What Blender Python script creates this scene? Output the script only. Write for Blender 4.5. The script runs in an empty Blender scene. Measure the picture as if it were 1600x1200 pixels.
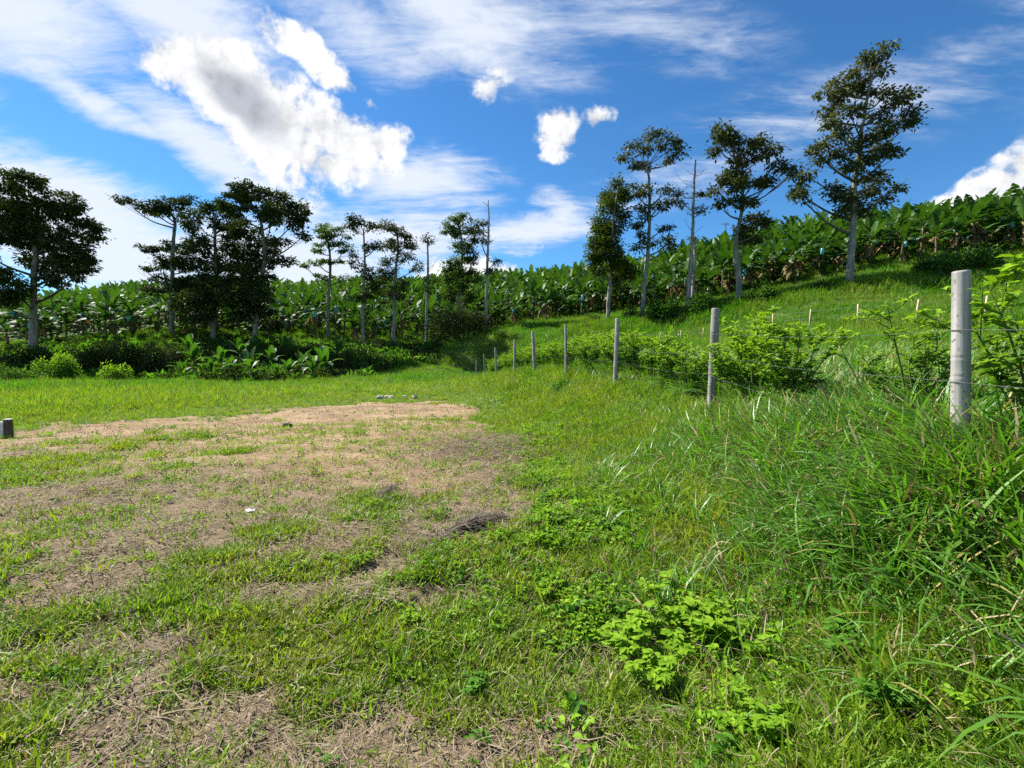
import bpy, math, random
import numpy as np
from mathutils import Vector

sc = bpy.context.scene
COL = sc.collection
rng = np.random.default_rng(11)
random.seed(11)
R = math.radians
EYE = 1.6
FPX = 755.0
PITCH = math.atan(40 / FPX)

# ------------------------------------------------------------------ camera
cam = bpy.data.cameras.new('camera')
camo = bpy.data.objects.new('camera', cam)
COL.objects.link(camo)
cam.sensor_width = 36.0
cam.lens = FPX / 1600 * 36
cam.clip_start = 0.05
cam.clip_end = 6000
camo.location = (0, 0, EYE)
camo.rotation_euler = (math.pi / 2 - PITCH, 0, 0)
sc.camera = camo

# ------------------------------------------------------------------ light
SUN_AZ, SUN_EL = R(-58), R(44)
sv = Vector((math.sin(SUN_AZ) * math.cos(SUN_EL), math.cos(SUN_AZ) * math.cos(SUN_EL), math.sin(SUN_EL)))
sun = bpy.data.lights.new('sun', 'SUN')
sun.energy = 5.0
sun.angle = R(0.55)
sun.color = (1.0, 0.955, 0.88)
suno = bpy.data.objects.new('sun', sun)
suno.rotation_euler = sv.to_track_quat('Z', 'Y').to_euler()
suno.location = (0, 0, 60)
COL.objects.link(suno)
sc.view_settings.view_transform = 'Standard'
sc.view_settings.look = 'None'
sc.view_settings.gamma = 1
sc.view_settings.use_curve_mapping = False
sc.view_settings.exposure = 1.30
sc.cycles.max_bounces = 6
sc.cycles.diffuse_bounces = 3
sc.cycles.glossy_bounces = 2
sc.cycles.transmission_bounces = 3
sc.cycles.transparent_max_bounces = 4
sc.cycles.use_adaptive_sampling = True
sc.cycles.adaptive_threshold = 0.02
sc.cycles.use_denoising = False
sc.cycles.sample_clamp_indirect = 6
sc.cycles.debug_use_spatial_splits = False


class NT:
    """small helper for writing node trees"""
    def __init__(self, tree):
        self.t = tree
        self.l = tree.links

    def node(self, typ, **kw):
        n = self.t.nodes.new(typ)
        for k, v in kw.items():
            setattr(n, k, v)
        return n

    def put(self, sock, v):
        if hasattr(v, 'is_output') or isinstance(v, bpy.types.NodeSocket):
            self.l.new(v, sock)
        elif v is not None:
            sock.default_value = v

    def math(self, op, a, b=None, c=None, clamp=False):
        n = self.node('ShaderNodeMath', operation=op, use_clamp=clamp)
        self.put(n.inputs[0], a)
        self.put(n.inputs[1], b)
        self.put(n.inputs[2], c)
        return n.outputs[0]

    def mix(self, f, a, b, blend='MIX'):
        n = self.node('ShaderNodeMix', data_type='RGBA', blend_type=blend)
        self.put(n.inputs[0], f)
        self.put(n.inputs[6], a)
        self.put(n.inputs[7], b)
        return n.outputs[2]

    def noise(self, vec, scale, detail=4, rough=0.55, dist=0.0, dim='3D'):
        n = self.node('ShaderNodeTexNoise', noise_dimensions=dim)
        self.put(n.inputs['Vector'], vec)
        n.inputs['Scale'].default_value = scale
        n.inputs['Detail'].default_value = detail
        n.inputs['Roughness'].default_value = rough
        n.inputs['Distortion'].default_value = dist
        return n.outputs[0]

    def ramp(self, f, lo, hi, a=0.0, b=1.0, smooth=True):
        n = self.node('ShaderNodeMapRange', interpolation_type='SMOOTHSTEP' if smooth else 'LINEAR')
        self.put(n.inputs[0], f)
        n.inputs[1].default_value = lo
        n.inputs[2].default_value = hi
        n.inputs[3].default_value = a
        n.inputs[4].default_value = b
        return n.outputs[0]


def rgb(r, g, b):
    return (r, g, b, 1.0)


# ------------------------------------------------------------------ sky with clouds (world)
world = bpy.data.worlds.new('World')
sc.world = world
world.use_nodes = True
w = NT(world.node_tree)
bg = world.node_tree.nodes['Background']
sky = w.node('ShaderNodeTexSky', sky_type='NISHITA')
sky.sun_disc = False
sky.sun_elevation = SUN_EL
sky.sun_rotation = SUN_AZ
sky.altitude = 1400
sky.air_density = 1.0
sky.dust_density = 0.25
sky.ozone_density = 2.5
SKY_STRENGTH = 0.06
tc = w.node('ShaderNodeTexCoord')
D = tc.outputs['Generated']
sep = w.node('ShaderNodeSeparateXYZ')
w.l.new(D, sep.inputs[0])
dx, dy, dz = sep.outputs
front = w.ramp(dy, 0.05, 0.15)
dys = w.math('MAXIMUM', dy, 0.05)
U = w.math('DIVIDE', dx, dys)
V = w.math('DIVIDE', dz, dys)
uvn = w.node('ShaderNodeCombineXYZ')
w.put(uvn.inputs[0], U)
w.put(uvn.inputs[1], V)
UV = uvn.outputs[0]
# soft distortion of the cloud fields
nd = w.node('ShaderNodeTexNoise', noise_dimensions='3D')
w.put(nd.inputs['Vector'], D)
nd.inputs['Scale'].default_value = 7
nd.inputs['Detail'].default_value = 5
nd.inputs['Roughness'].default_value = 0.6
sub = w.node('ShaderNodeVectorMath', operation='SUBTRACT')
w.l.new(nd.outputs['Color'], sub.inputs[0])
sub.inputs[1].default_value = (0.5, 0.5, 0.5)
scl = w.node('ShaderNodeVectorMath', operation='SCALE')
w.l.new(sub.outputs[0], scl.inputs[0])
scl.inputs['Scale'].default_value = 0.075
addv = w.node('ShaderNodeVectorMath', operation='ADD')
w.l.new(UV, addv.inputs[0])
w.l.new(scl.outputs[0], addv.inputs[1])
UVD = addv.outputs[0]


def blobs(vec, lst, power=1.0):
    """union of soft tilted ellipses; each (x, y, rx, ry, tilt, weight) in units of the tangent of azimuth and height"""
    acc = None
    for (cx, cy, rx, ry, rot, wt) in lst:
        m = w.node('ShaderNodeMapping', vector_type='TEXTURE')
        w.put(m.inputs['Vector'], vec)
        m.inputs['Location'].default_value = ((cx - 800) / FPX, (560 - cy) / FPX, 0)
        m.inputs['Rotation'].default_value = (0, 0, R(-rot))
        m.inputs['Scale'].default_value = (rx / FPX, ry / FPX, 1)
        g = w.node('ShaderNodeTexGradient', gradient_type='SPHERICAL')
        w.l.new(m.outputs[0], g.inputs[0])
        o = g.outputs['Fac']
        if wt != 1:
            o = w.math('MULTIPLY', o, wt)
        acc = o if acc is None else w.math('MAXIMUM', acc, o)
    return acc


cumulus = [(295, 105, 85, 66, 20, 1.1), (355, 130, 140, 84, 35, 1.3), (430, 185, 160, 80, 38, 1.3), (520, 215, 140, 56, 30, 1.2), (475, 240, 120, 50, 35, 1.1), (560, 225, 70, 50, 10, 1),
           (597, 230, 58, 42, 10, 1), (490, 100, 115, 32, 42, .9), (535, 140, 60, 26, 35, .9), (583, 174, 26, 16, 10, .8),
           (430, 60, 50, 20, 60, .7), (400, 225, 190, 44, 40, .95), (520, 262, 90, 34, 20, 1.0),
           (765, 155, 50, 28, -20, .8), (778, 130, 20, 28, 10, .7), (872, 213, 44, 54, 0, 1.1), (925, 192, 44, 28, -10, 1),
           (1575, 305, 120, 62, -12, 1.3), (1610, 270, 90, 60, 0, 1.3), (1500, 320, 80, 24, -8, 1), (1430, 342, 30, 12, 0, .9), (1750, 250, 200, 100, 0, 1.2),
           (720, 428, 80, 34, 0, 1), (795, 428, 34, 16, 0, .9), (845, 392, 10, 8, 0, .6), (-250, 150, 260, 90, 20, 1), (2200, 120, 300, 90, 0, 1)]
cirrus = [(110, 350, 330, 120, 22, 1.8), (440, 410, 280, 90, 10, 1.5), (-80, 300, 240, 130, 10, 1.5), (150, 165, 190, 32, 27, 1.1), (90, 120, 130, 40, 10, .9),
          (50, 50, 280, 110, 15, 1.25), (300, 40, 280, 90, 22, 1.15), (340, 250, 260, 50, 36, 1.15), (420, 300, 190, 50, 30, 1.0), (645, 295, 170, 62, 5, 1.05), (610, 375, 230, 60, 0, 1.2),
          (840, 365, 150, 42, -6, 1.15), (880, 345, 80, 50, 30, .85), (700, 265, 140, 40, 5, .6), (700, 35, 300, 120, 25, 1.1), (560, 50, 190, 90, 30, .9), (760, 100, 190, 60, 10, .85),
          (1050, 290, 320, 60, -15, .46), (1300, 180, 420, 90, -12, .42), (1500, 90, 300, 60, -14, .40), (1000, 60, 320, 90, 10, .4), (-400, 100, 500, 400, 0, 1.1), (1900, 0, 500, 300, 0, .7)]
# high thin cloud, a layer seen in perspective: streaks lie in the plane of the layer
pz = w.math('ADD', w.math('MAXIMUM', dz, 0.0), 0.16)
px_ = w.math('DIVIDE', dx, pz)
py_ = w.math('DIVIDE', dy, pz)
pc = w.node('ShaderNodeCombineXYZ')
w.put(pc.inputs[0], px_)
w.put(pc.inputs[1], py_)
pm = w.node('ShaderNodeMapping')
w.l.new(pc.outputs[0], pm.inputs['Vector'])
pm.inputs['Rotation'].default_value = (0, 0, R(28))
pm.inputs['Scale'].default_value = (1.0, 2.6, 1)
streak = w.noise(pm.outputs[0], 2.3, 8, 0.66, 0.5)
ripple = w.noise(pm.outputs[0], 9.0, 5, 0.62, 0.8)
tex = w.math('ADD', w.math('MULTIPLY', streak, 0.75), w.math('MULTIPLY', ripple, 0.25))
cb = w.math('MULTIPLY', blobs(UVD, cirrus), front)
# away from the view the same kinds of cloud go on
wild = w.ramp(w.noise(D, 1.6, 3, 0.5), 0.45, 0.7, 0, 0.8)
cb = w.math('MAXIMUM', cb, w.math('MULTIPLY', wild, w.math('SUBTRACT', 1.0, front)))
cdens = w.ramp(w.math('ADD', w.math('MULTIPLY', cb, 1.12), w.math('MULTIPLY', w.math('SUBTRACT', tex, 0.5), 2.7)), -0.02, 1.15)
cdens = w.math('MULTIPLY', cdens, w.ramp(cb, 0.0, 0.25))
cdens = w.math('MULTIPLY', cdens, w.ramp(dz, -0.02, 0.05))
# heaped cloud
kb = w.math('MULTIPLY', blobs(UVD, cumulus), front)
kb2 = w.math('MULTIPLY', w.ramp(w.noise(D, 2.4, 3, 0.5), 0.55, 0.75), w.math('SUBTRACT', 1.0, front))
kb = w.math('MAXIMUM', kb, kb2)
puff = w.noise(D, 11, 12, 0.62, 0.15)
billow = w.noise(D, 30, 8, 0.6, 0.0)
kraw = w.math('ADD', w.math('MULTIPLY', kb, 1.35), w.math('ADD', w.math('MULTIPLY', w.math('SUBTRACT', puff, 0.5), 3.8), w.math('MULTIPLY', w.math('SUBTRACT', billow, 0.5), 1.3)))
kdens = w.ramp(kraw, 0.08, 0.85)
kdens = w.math('MULTIPLY', kdens, w.ramp(kb, 0.02, 0.2))
kdens = w.math('MULTIPLY', kdens, w.ramp(dz, -0.02, 0.03))
# thick middle of the big cloud is grey
core = w.math('MULTIPLY', blobs(UVD, [(390, 165, 125, 52, 40, 1.3), (340, 130, 50, 32, 30, .9)]), front)
core = w.ramp(w.math('ADD', core, w.math('MULTIPLY', w.math('SUBTRACT', puff, 0.5), 1.6)), 0.10, 1.0)
K = 1.0 / SKY_STRENGTH
ccol = w.mix(core, rgb(0.45 * K, 0.455 * K, 0.465 * K), rgb(0.225 * K, 0.24 * K, 0.27 * K))
shade = w.ramp(w.math('ADD', w.math('MULTIPLY', puff, .6), w.math('MULTIPLY', billow, .4)), 0.36, 0.58, 0.66, 1.0)
mul = w.node('ShaderNodeVectorMath', operation='SCALE')
w.put(mul.inputs[0], ccol)
w.put(mul.inputs['Scale'], shade)
ccol = mul.outputs[0]
hs = w.node('ShaderNodeHueSaturation')
hs.inputs['Saturation'].default_value = 1.16
hs.inputs['Value'].default_value = 0.93
w.l.new(sky.outputs[0], hs.inputs['Color'])
base = w.mix(1.0, hs.outputs[0], rgb(0.70, 1.08, 1.24), 'MULTIPLY')
cir = w.mix(w.math('MULTIPLY', cdens, 0.92), base, rgb(0.36 * K, 0.385 * K, 0.425 * K))
fin = w.mix(kdens, cir, ccol)
w.l.new(fin, bg.inputs[0])
bg.inputs[1].default_value = SKY_STRENGTH
world.cycles.sampling_method = 'MANUAL'
world.cycles.sample_map_resolution = 512

# ------------------------------------------------------------------ noise and terrain in numpy
_tab = np.random.default_rng(5).random((256, 256))


def vnoise(x, y):
    xi = np.floor(x).astype(int)
    yi = np.floor(y).astype(int)
    fx = x - xi
    fy = y - yi
    fx = fx * fx * (3 - 2 * fx)
    fy = fy * fy * (3 - 2 * fy)
    a = _tab[xi & 255, yi & 255]
    b = _tab[(xi + 1) & 255, yi & 255]
    c = _tab[xi & 255, (yi + 1) & 255]
    d = _tab[(xi + 1) & 255, (yi + 1) & 255]
    return (a * (1 - fx) + b * fx) * (1 - fy) + (c * (1 - fx) + d * fx) * fy


def fbm(x, y, oct=4, gain=0.5):
    s = 0
    a = 1
    t = 0
    for i in range(oct):
        s = s + a * vnoise(x * 2 ** i + 17.3 * i, y * 2 ** i + 9.1 * i)
        t += a
        a *= gain
    return s / t


def sstep(a, b, x):
    t = np.clip((x - a) / (b - a), 0, 1)
    return t * t * (3 - 2 * t)


CP, SP = math.cos(PITCH), math.sin(PITCH)


def W(px, py, Y):
    """point of the place seen at photo position px, py at ground distance Y"""
    x = (px - 800) / FPX
    yc = (600 - py) / FPX
    k = Y / (CP + yc * SP)
    return (x * k, Y, EYE + (-SP + yc * CP) * k)


# fence line, with the ground heights at the posts
POSTS = [(1517, 422, 2.8), (1114, 482, 7.0), (962, 497, 11), (885, 507, 14.5), (836, 518, 18), (804, 531, 22), (776, 543, 26), (758, 553, 31), (744, 563, 36), (731, 575, 42)]
POST_H = 1.6
posts = []
for (px, py, Y) in POSTS:
    p = W(px, py, Y)
    posts.append((p[0], p[1], p[2] - (POST_H if Y > 3 else 1.3), p[2]))

ctrl = []
for X in (-20, -14, -8, -3, 0):
    for Y in (-6, 0, 4, 9, 14):
        ctrl.append((X, Y, 0))
ctrl += [(0, 7, 0), (0.2, 9, 0), (-1.2, 11, 0), (-1.8, 14, 0), (-2.2, 16.5, 0), (-5, 18, 0), (-4, 20.5, 0), (-6, 22, 0), (-5, 11, 0), (1.0, 0, 0), (1.2, 3, 0.02), (1.1, 7, 0), (0.4, 11, 0), (-0.6, 15, 0), (-1.6, 19, 0), (-3, 24, -.02), (-8, 20, 0), (-14, 20, 0), (-22, 20, .1), (-8, 26, 0), (-16, 26, 0), (-24, 27, .1), (-5, 27, 0)]
for (x, y, z, t) in posts:
    ctrl.append((x, y, z))
ctrl += [(2.1, 2.2, .50), (3.0, 2.2, .85), (2.9, 1.0, .85), (3.3, 3.4, .95), (2.0, 3, .42), (2.0, 7, .4), (1.4, 11, .5), (2.7, 0, .5), (2.7, -4, .5), (4.0, 3, .75), (4.5, 7, .9), (7, 10, 1.15), (5, 14, 1.25), (10, 15, 1.6), (12, 20, 2.3), (5, 20, 1.4), (5, 30, 2.0), (2, 25, 1.3), (20, 20, 2.7), (30, 20, 4.5), (10, 0, 1.2), (25, 5, 3)]
for (px, py, Y) in [(1540, 497, 22), (1432, 502, 24), (1340, 512, 26), (1265, 516, 29), (1208, 521, 31), (1149, 528, 33), (1062, 537, 35), (1000, 540, 37),
                    (950, 505, 46), (1003, 500, 45), (1075, 488, 43), (1152, 475, 41), (1330, 447, 37), (760, 522, 52), (715, 530, 54), (665, 545, 50), (615, 545, 50), (567, 545, 50),
                    (512, 530, 54), (398, 550, 46), (333, 540, 48), (268, 520, 52), (52, 555, 42),
                    (150, 530, 52), (100, 515, 62), (0, 545, 48), (0, 520, 60), (-150, 530, 50), (230, 535, 50), (100, 588, 35), (300, 592, 35), (450, 592, 35.5), (560, 592, 36), (0, 588, 35), (200, 592, 35),
                    (650, 592, 32), (700, 575, 38), (740, 550, 44), (640, 568, 42), (850, 545, 40), (800, 552, 42), (900, 532, 42),
                    (0, 488, 95), (200, 480, 95), (400, 474, 98), (600, 470, 98), (800, 462, 95), (950, 449, 85), (1100, 424, 75), (1250, 394, 65), (1450, 382, 58), (1600, 378, 55), (1800, 374, 50), (-250, 495, 90),
                    (400, 520, 62), (600, 512, 62), (800, 505, 62), (950, 490, 54), (1100, 472, 49), (1250, 440, 45), (1450, 412, 40), (1600, 400, 38), (1600, 450, 30), (1450, 455, 32), (1250, 480, 35), (1150, 500, 38)]:
    ctrl.append(W(px, py, Y))
for (x, y, z) in [(-60, 20, 0), (-60, 0, 0), (-60, 45, 1.5), (-90, 80, 6), (-90, 130, 4), (0, 135, 8), (-40, 135, 6), (50, 130, 9), (90, 90, 12), (90, 40, 10), (60, 20, 8), (60, -20, 5), (90, 0, 7), (0, -40, 0), (-60, -60, 0), (40, -60, 2), (10, -20, .8)]:
    ctrl.append((x, y, z))
ctrl = np.array(ctrl, float)


def tps_k(r2):
    return 0.5 * r2 * np.log(r2 + 1e-9)


_n = len(ctrl)
_d2 = ((ctrl[:, None, :2] - ctrl[None, :, :2]) ** 2).sum(2)
_lam = np.where(np.hypot(ctrl[:, 0], ctrl[:, 1]) < 30, 0.06, 2.0)
_A = np.zeros((_n + 3, _n + 3))
_A[:_n, :_n] = tps_k(_d2) + np.diag(_lam)
_A[:_n, _n] = 1
_A[:_n, _n + 1:] = ctrl[:, :2]
_A[_n, :_n] = 1
_A[_n + 1:, :_n] = ctrl[:, :2].T
_sol = np.linalg.solve(_A, np.concatenate([ctrl[:, 2], np.zeros(3)]))


def base_h(x, y):
    x = np.atleast_1d(np.asarray(x, float))
    y = np.atleast_1d(np.asarray(y, float))
    out = np.empty(len(x))
    for i in range(0, len(x), 20000):
        xs = x[i:i + 20000]
        ys = y[i:i + 20000]
        r = np.hypot(xs, ys)
        k = np.where(r > 125, 125 / np.maximum(r, 1), 1)
        xc, yc = xs * k, ys * k
        d2 = (xc[:, None] - ctrl[None, :, 0]) ** 2 + (yc[:, None] - ctrl[None, :, 1]) ** 2
        z = tps_k(d2) @ _sol[:_n] + _sol[_n] + _sol[_n + 1] * xc + _sol[_n + 2] * yc
        f = sstep(125, 420, r)
        out[i:i + 20000] = z * (1 - f) + 4 * f + 5 * f * (fbm(xs / 160 + 9, ys / 160 + 4, 3) - .5)
    return out


def far_edge(x):
    return np.interp(x, [-30, -13, -11, -8, -3, -1.2, 0.5], [8.5, 10, 13.5, 16.5, 20.5, 18.5, 10])


def veg(x, y):
    """how much of the ground is green, 0..1"""
    x = np.asarray(x, float)
    y = np.asarray(y, float)
    a = x * 0.86 + y * 0.5
    b = -x * 0.5 + y * 0.86
    n = .62 * fbm(a * 0.75 + 3.1, b * 1.3 + 1.7, 4, 0.6) + .38 * fbm(a * 2.8 + 13.1, b * 3.6 + 1.7, 4, 0.7)
    n = np.clip((n - 0.5) * 2.9 + 0.5, 0, 1)
    basev = np.interp(y, [-2, 0, 2.3, 3.1, 4.2, 5.5, 7.5, 10, 15, 18], [.60, .60, .47, .33, .24, .20, .11, .02, -.04, .0])
    basev = basev + 0.12 * sstep(-4, -9, x)
    right = sstep(-1.3, 2.2, x + 0.03 * np.maximum(y - 9, 0) + (fbm(x * 1.3, y * 1.3 + 50, 4, .7) - .5) * 3.0)
    basev = basev + (1.12 - basev) * right
    fe = far_edge(x) + (fbm(x * .8, y * .8 + 20, 4, .7) - .5) * 4.5
    f = sstep(-5.5, 1.8, y - fe) ** 1.3
    basev = basev + (1.5 - basev) * f
    rd = np.exp(-(((x + .42) * .55 - (y - 4.45) * .83) / .16) ** 2 - (((x + .42) * .83 + (y - 4.45) * .55) / .55) ** 2)
    basev = basev - 1.0 * rd
    dead = np.exp(-(((x + 0.1) / 1.0) ** 2 + ((y - 8.6) / 1.3) ** 2))
    basev = basev - 0.85 * dead
    return np.clip(sstep(-0.16, 0.24, basev - n), 0, 1)


def height(x, y):
    x = np.atleast_1d(np.asarray(x, float))
    y = np.atleast_1d(np.asarray(y, float))
    z = base_h(x, y)
    r = np.hypot(x, y)
    a = x * 0.86 + y * 0.5
    b = -x * 0.5 + y * 0.86
    near = 1 - sstep(14, 40, r)
    z = z + near * (0.10 * (fbm(a * .6, b * 1.1, 3) - .5) + 0.075 * (fbm(a * 2.2 + 5, b * 4.6, 4) - .5)
                    + 0.028 * (fbm(a * 9 + 5, b * 15, 3) - .5))
    z = z + (1 - sstep(3, 9, r)) * 0.02 * (fbm(x * 33, y * 33, 2) - .5)
    z = z + sstep(14, 40, r) * 0.5 * (fbm(x * .25, y * .25, 3) - .5)
    return z


def gz(x, y):
    return float(height([x], [y])[0])


# ------------------------------------------------------------------ mesh helpers
class MB:
    def __init__(self):
        self.v = []
        self.q = []
        self.qm = []
        self.t = []
        self.tm = []
        self.tint = []
        self.n = 0

    def add(self, v, quads=None, tris=None, mat=0, tint=0.5):
        v = np.asarray(v, float).reshape(-1, 3)
        self.v.append(v)
        tt = np.asarray(tint, float)
        self.tint.append(np.full(len(v), float(tt)) if tt.ndim == 0 else tt)
        for src, dst, dm in ((quads, self.q, self.qm), (tris, self.t, self.tm)):
            if src is not None and len(src):
                a = np.asarray(src, int) + self.n
                dst.append(a)
                m = np.asarray(mat)
                dm.append(np.full(len(a), int(mat)) if m.ndim == 0 else m.astype(int))
        self.n += len(v)

    def tube(self, pts, rad, seg=8, mat=0, tint=0.5, cap=True):
        pts = np.asarray(pts, float)
        n = len(pts)
        rad = np.broadcast_to(np.asarray(rad, float), (n,))
        tan = np.gradient(pts, axis=0)
        tan /= np.linalg.norm(tan, axis=1)[:, None] + 1e-9
        up = np.array([0, 0, 1.0]) if abs(tan[0][2]) < 0.9 else np.array([1.0, 0, 0])
        V_ = []
        for i in range(n):
            s = np.cross(tan[i], up)
            s /= np.linalg.norm(s) + 1e-9
            u = np.cross(s, tan[i])
            up = u
            a = np.arange(seg) * 2 * math.pi / seg
            V_.append(pts[i] + rad[i] * (np.cos(a)[:, None] * s + np.sin(a)[:, None] * u))
        V_ = np.concatenate(V_)
        i = np.arange(n - 1)[:, None] * seg
        j = np.arange(seg)[None, :]
        k = (j + 1) % seg
        q = np.stack([i + j, i + k, i + seg + k, i + seg + j], -1).reshape(-1, 4)
        tris = None
        if cap:
            V_ = np.concatenate([V_, pts[:1], pts[-1:]])
            c0, c1 = n * seg, n * seg + 1
            j = np.arange(seg)
            k = (j + 1) % seg
            tris = np.concatenate([np.stack([np.full(seg, c0), k, j], 1), np.stack([np.full(seg, c1), (n - 1) * seg + j, (n - 1) * seg + k], 1)])
        self.add(V_, q, tris, mat, tint)

    def lathe(self, prof, seg=16, mat=0, loc=(0, 0, 0), tint=0.5, wob=0.0):
        n = len(prof)
        a = np.arange(seg) * 2 * math.pi / seg
        V_ = []
        for (r, z) in prof:
            rr = r * (1 + wob * np.sin(a * 2 + 1))
            V_.append(np.stack([rr * np.cos(a) + loc[0], rr * np.sin(a) + loc[1], np.full(seg, z + loc[2])], 1))
        V_ = np.concatenate(V_)
        i = np.arange(n - 1)[:, None] * seg
        j = np.arange(seg)[None, :]
        k = (j + 1) % seg
        q = np.stack([i + j, i + k, i + seg + k, i + seg + j], -1).reshape(-1, 4)
        self.add(V_, q, None, mat, tint)

    def leaves(self, P, D_, N_, L, Wd, mat=0, tint=None, fold=0.25, droop=0.25, pos=0.45):
        """simple leaves: a bent rhombus each, folded along the midrib"""
        P = np.asarray(P, float)
        n = len(P)
        D_ = D_ / (np.linalg.norm(D_, axis=1)[:, None] + 1e-9)
        S = np.cross(D_, N_)
        S /= np.linalg.norm(S, axis=1)[:, None] + 1e-9
        N2 = np.cross(S, D_)
        L = np.broadcast_to(L, (n,))[:, None]
        Wd = np.broadcast_to(Wd, (n,))[:, None]
        v0 = P
        v1 = P + D_ * L * pos + S * Wd * .5 + N2 * Wd * fold
        v2 = P + D_ * L * .98 - N2 * L * droop
        v3 = P + D_ * L * pos - S * Wd * .5 + N2 * Wd * fold
        V_ = np.stack([v0, v1, v2, v3], 1).reshape(-1, 3)
        b = np.arange(n) * 4
        t = np.concatenate([np.stack([b, b + 1, b + 2], 1), np.stack([b, b + 2, b + 3], 1)])
        tt = 0.5 if tint is None else np.repeat(np.broadcast_to(tint, (n,)), 4)
        m = np.asarray(mat)
        if m.ndim:
            m = np.concatenate([m, m])
        self.add(V_, None, t, m if m.ndim else int(mat), tt)

    def ovate(self, P, D_, N_, L, Wd, mat=0, tint=None, droop=0.3, fold=0.2):
        """ovate pointed leaves: six corners round a folded midrib"""
        P = np.asarray(P, float)
        n = len(P)
        D_ = D_ / (np.linalg.norm(D_, axis=1)[:, None] + 1e-9)
        S = np.cross(D_, N_)
        S /= np.linalg.norm(S, axis=1)[:, None] + 1e-9
        N2 = np.cross(S, D_)
        L = np.broadcast_to(L, (n,))[:, None]
        Wd = np.broadcast_to(Wd, (n,))[:, None]
        mid = P + D_ * L * .5 - N2 * L * droop * .18
        tip = P + D_ * L * .97 - N2 * L * droop
        V_ = [P, mid, tip]
        for s in (1, -1):
            V_.append(P + D_ * L * .28 + s * S * Wd * .46 + N2 * Wd * fold)
            V_.append(P + D_ * L * .66 + s * S * Wd * .40 + N2 * (Wd * fold - L * droop * .35))
        V_ = np.stack(V_, 1).reshape(-1, 3)
        b = np.arange(n) * 7
        q = np.concatenate([np.stack([b, b + 3, b + 4, b + 1], 1), np.stack([b, b + 1, b + 6, b + 5], 1)])
        t = np.concatenate([np.stack([b + 1, b + 4, b + 2], 1), np.stack([b + 1, b + 2, b + 6], 1)])
        tt = 0.5 if tint is None else np.repeat(np.broadcast_to(tint, (n,)), 7)
        self.v.append(V_)
        self.tint.append(np.full(len(V_), 0.5) if tint is None else tt)
        self.q.append(q + self.n)
        self.qm.append(np.full(len(q), mat))
        self.t.append(t + self.n)
        self.tm.append(np.full(len(t), mat))
        self.n += len(V_)

    def mesh(self, name, mats, smooth=False):
        me = bpy.data.meshes.new(name)
        v = np.concatenate(self.v)
        q = np.concatenate(self.q) if self.q else np.zeros((0, 4), int)
        t = np.concatenate(self.t) if self.t else np.zeros((0, 3), int)
        me.vertices.add(len(v))
        me.vertices.foreach_set('co', v.ravel())
        li = np.concatenate([q.ravel(), t.ravel()])
        me.loops.add(len(li))
        me.loops.foreach_set('vertex_index', li)
        me.polygons.add(len(q) + len(t))
        st = np.concatenate([np.arange(len(q)) * 4, len(q) * 4 + np.arange(len(t)) * 3])
        me.polygons.foreach_set('loop_start', st)
        mi = np.concatenate((self.qm or [np.zeros(0, int)]) + (self.tm or [np.zeros(0, int)]))
        me.polygons.foreach_set('material_index', mi)
        if smooth:
            me.polygons.foreach_set('use_smooth', np.ones(len(mi), bool))
        at = me.attributes.new('tint', 'FLOAT', 'POINT')
        at.data.foreach_set('value', np.concatenate(self.tint))
        for m in (mats if isinstance(mats, (list, tuple)) else [mats]):
            me.materials.append(m)
        me.update(calc_edges=True)
        return me


def link(name, me, parent=None, loc=None, rot=None, scale=None):
    o = bpy.data.objects.new(name, me)
    COL.objects.link(o)
    if parent is not None:
        o.parent = parent
    if loc is not None:
        o.location = loc
    if rot is not None:
        o.rotation_euler = rot
    if scale is not None:
        o.scale = (scale,) * 3 if np.isscalar(scale) else scale
    return o


def tag(o, label=None, cat=None, group=None, kind=None):
    if label:
        o['label'] = label
    if cat:
        o['category'] = cat
    if group:
        o['group'] = group
    if kind:
        o['kind'] = kind
    return o


def thing(name, loc, label, cat, group=None, rz=0.0):
    o = link(name, None, loc=loc, rot=(0, 0, rz))
    return tag(o, label, cat, group)


def copy_tree(o, parent=None):
    c = o.copy()
    COL.objects.link(c)
    if parent is not None:
        c.parent = parent
    for ch in o.children:
        copy_tree(ch, c)
    return c


# ------------------------------------------------------------------ materials
def new_mat(name):
    m = bpy.data.materials.new(name)
    m.use_nodes = True
    m.node_tree.nodes.clear()
    n = NT(m.node_tree)
    out = n.node('ShaderNodeOutputMaterial')
    return m, n, out


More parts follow.
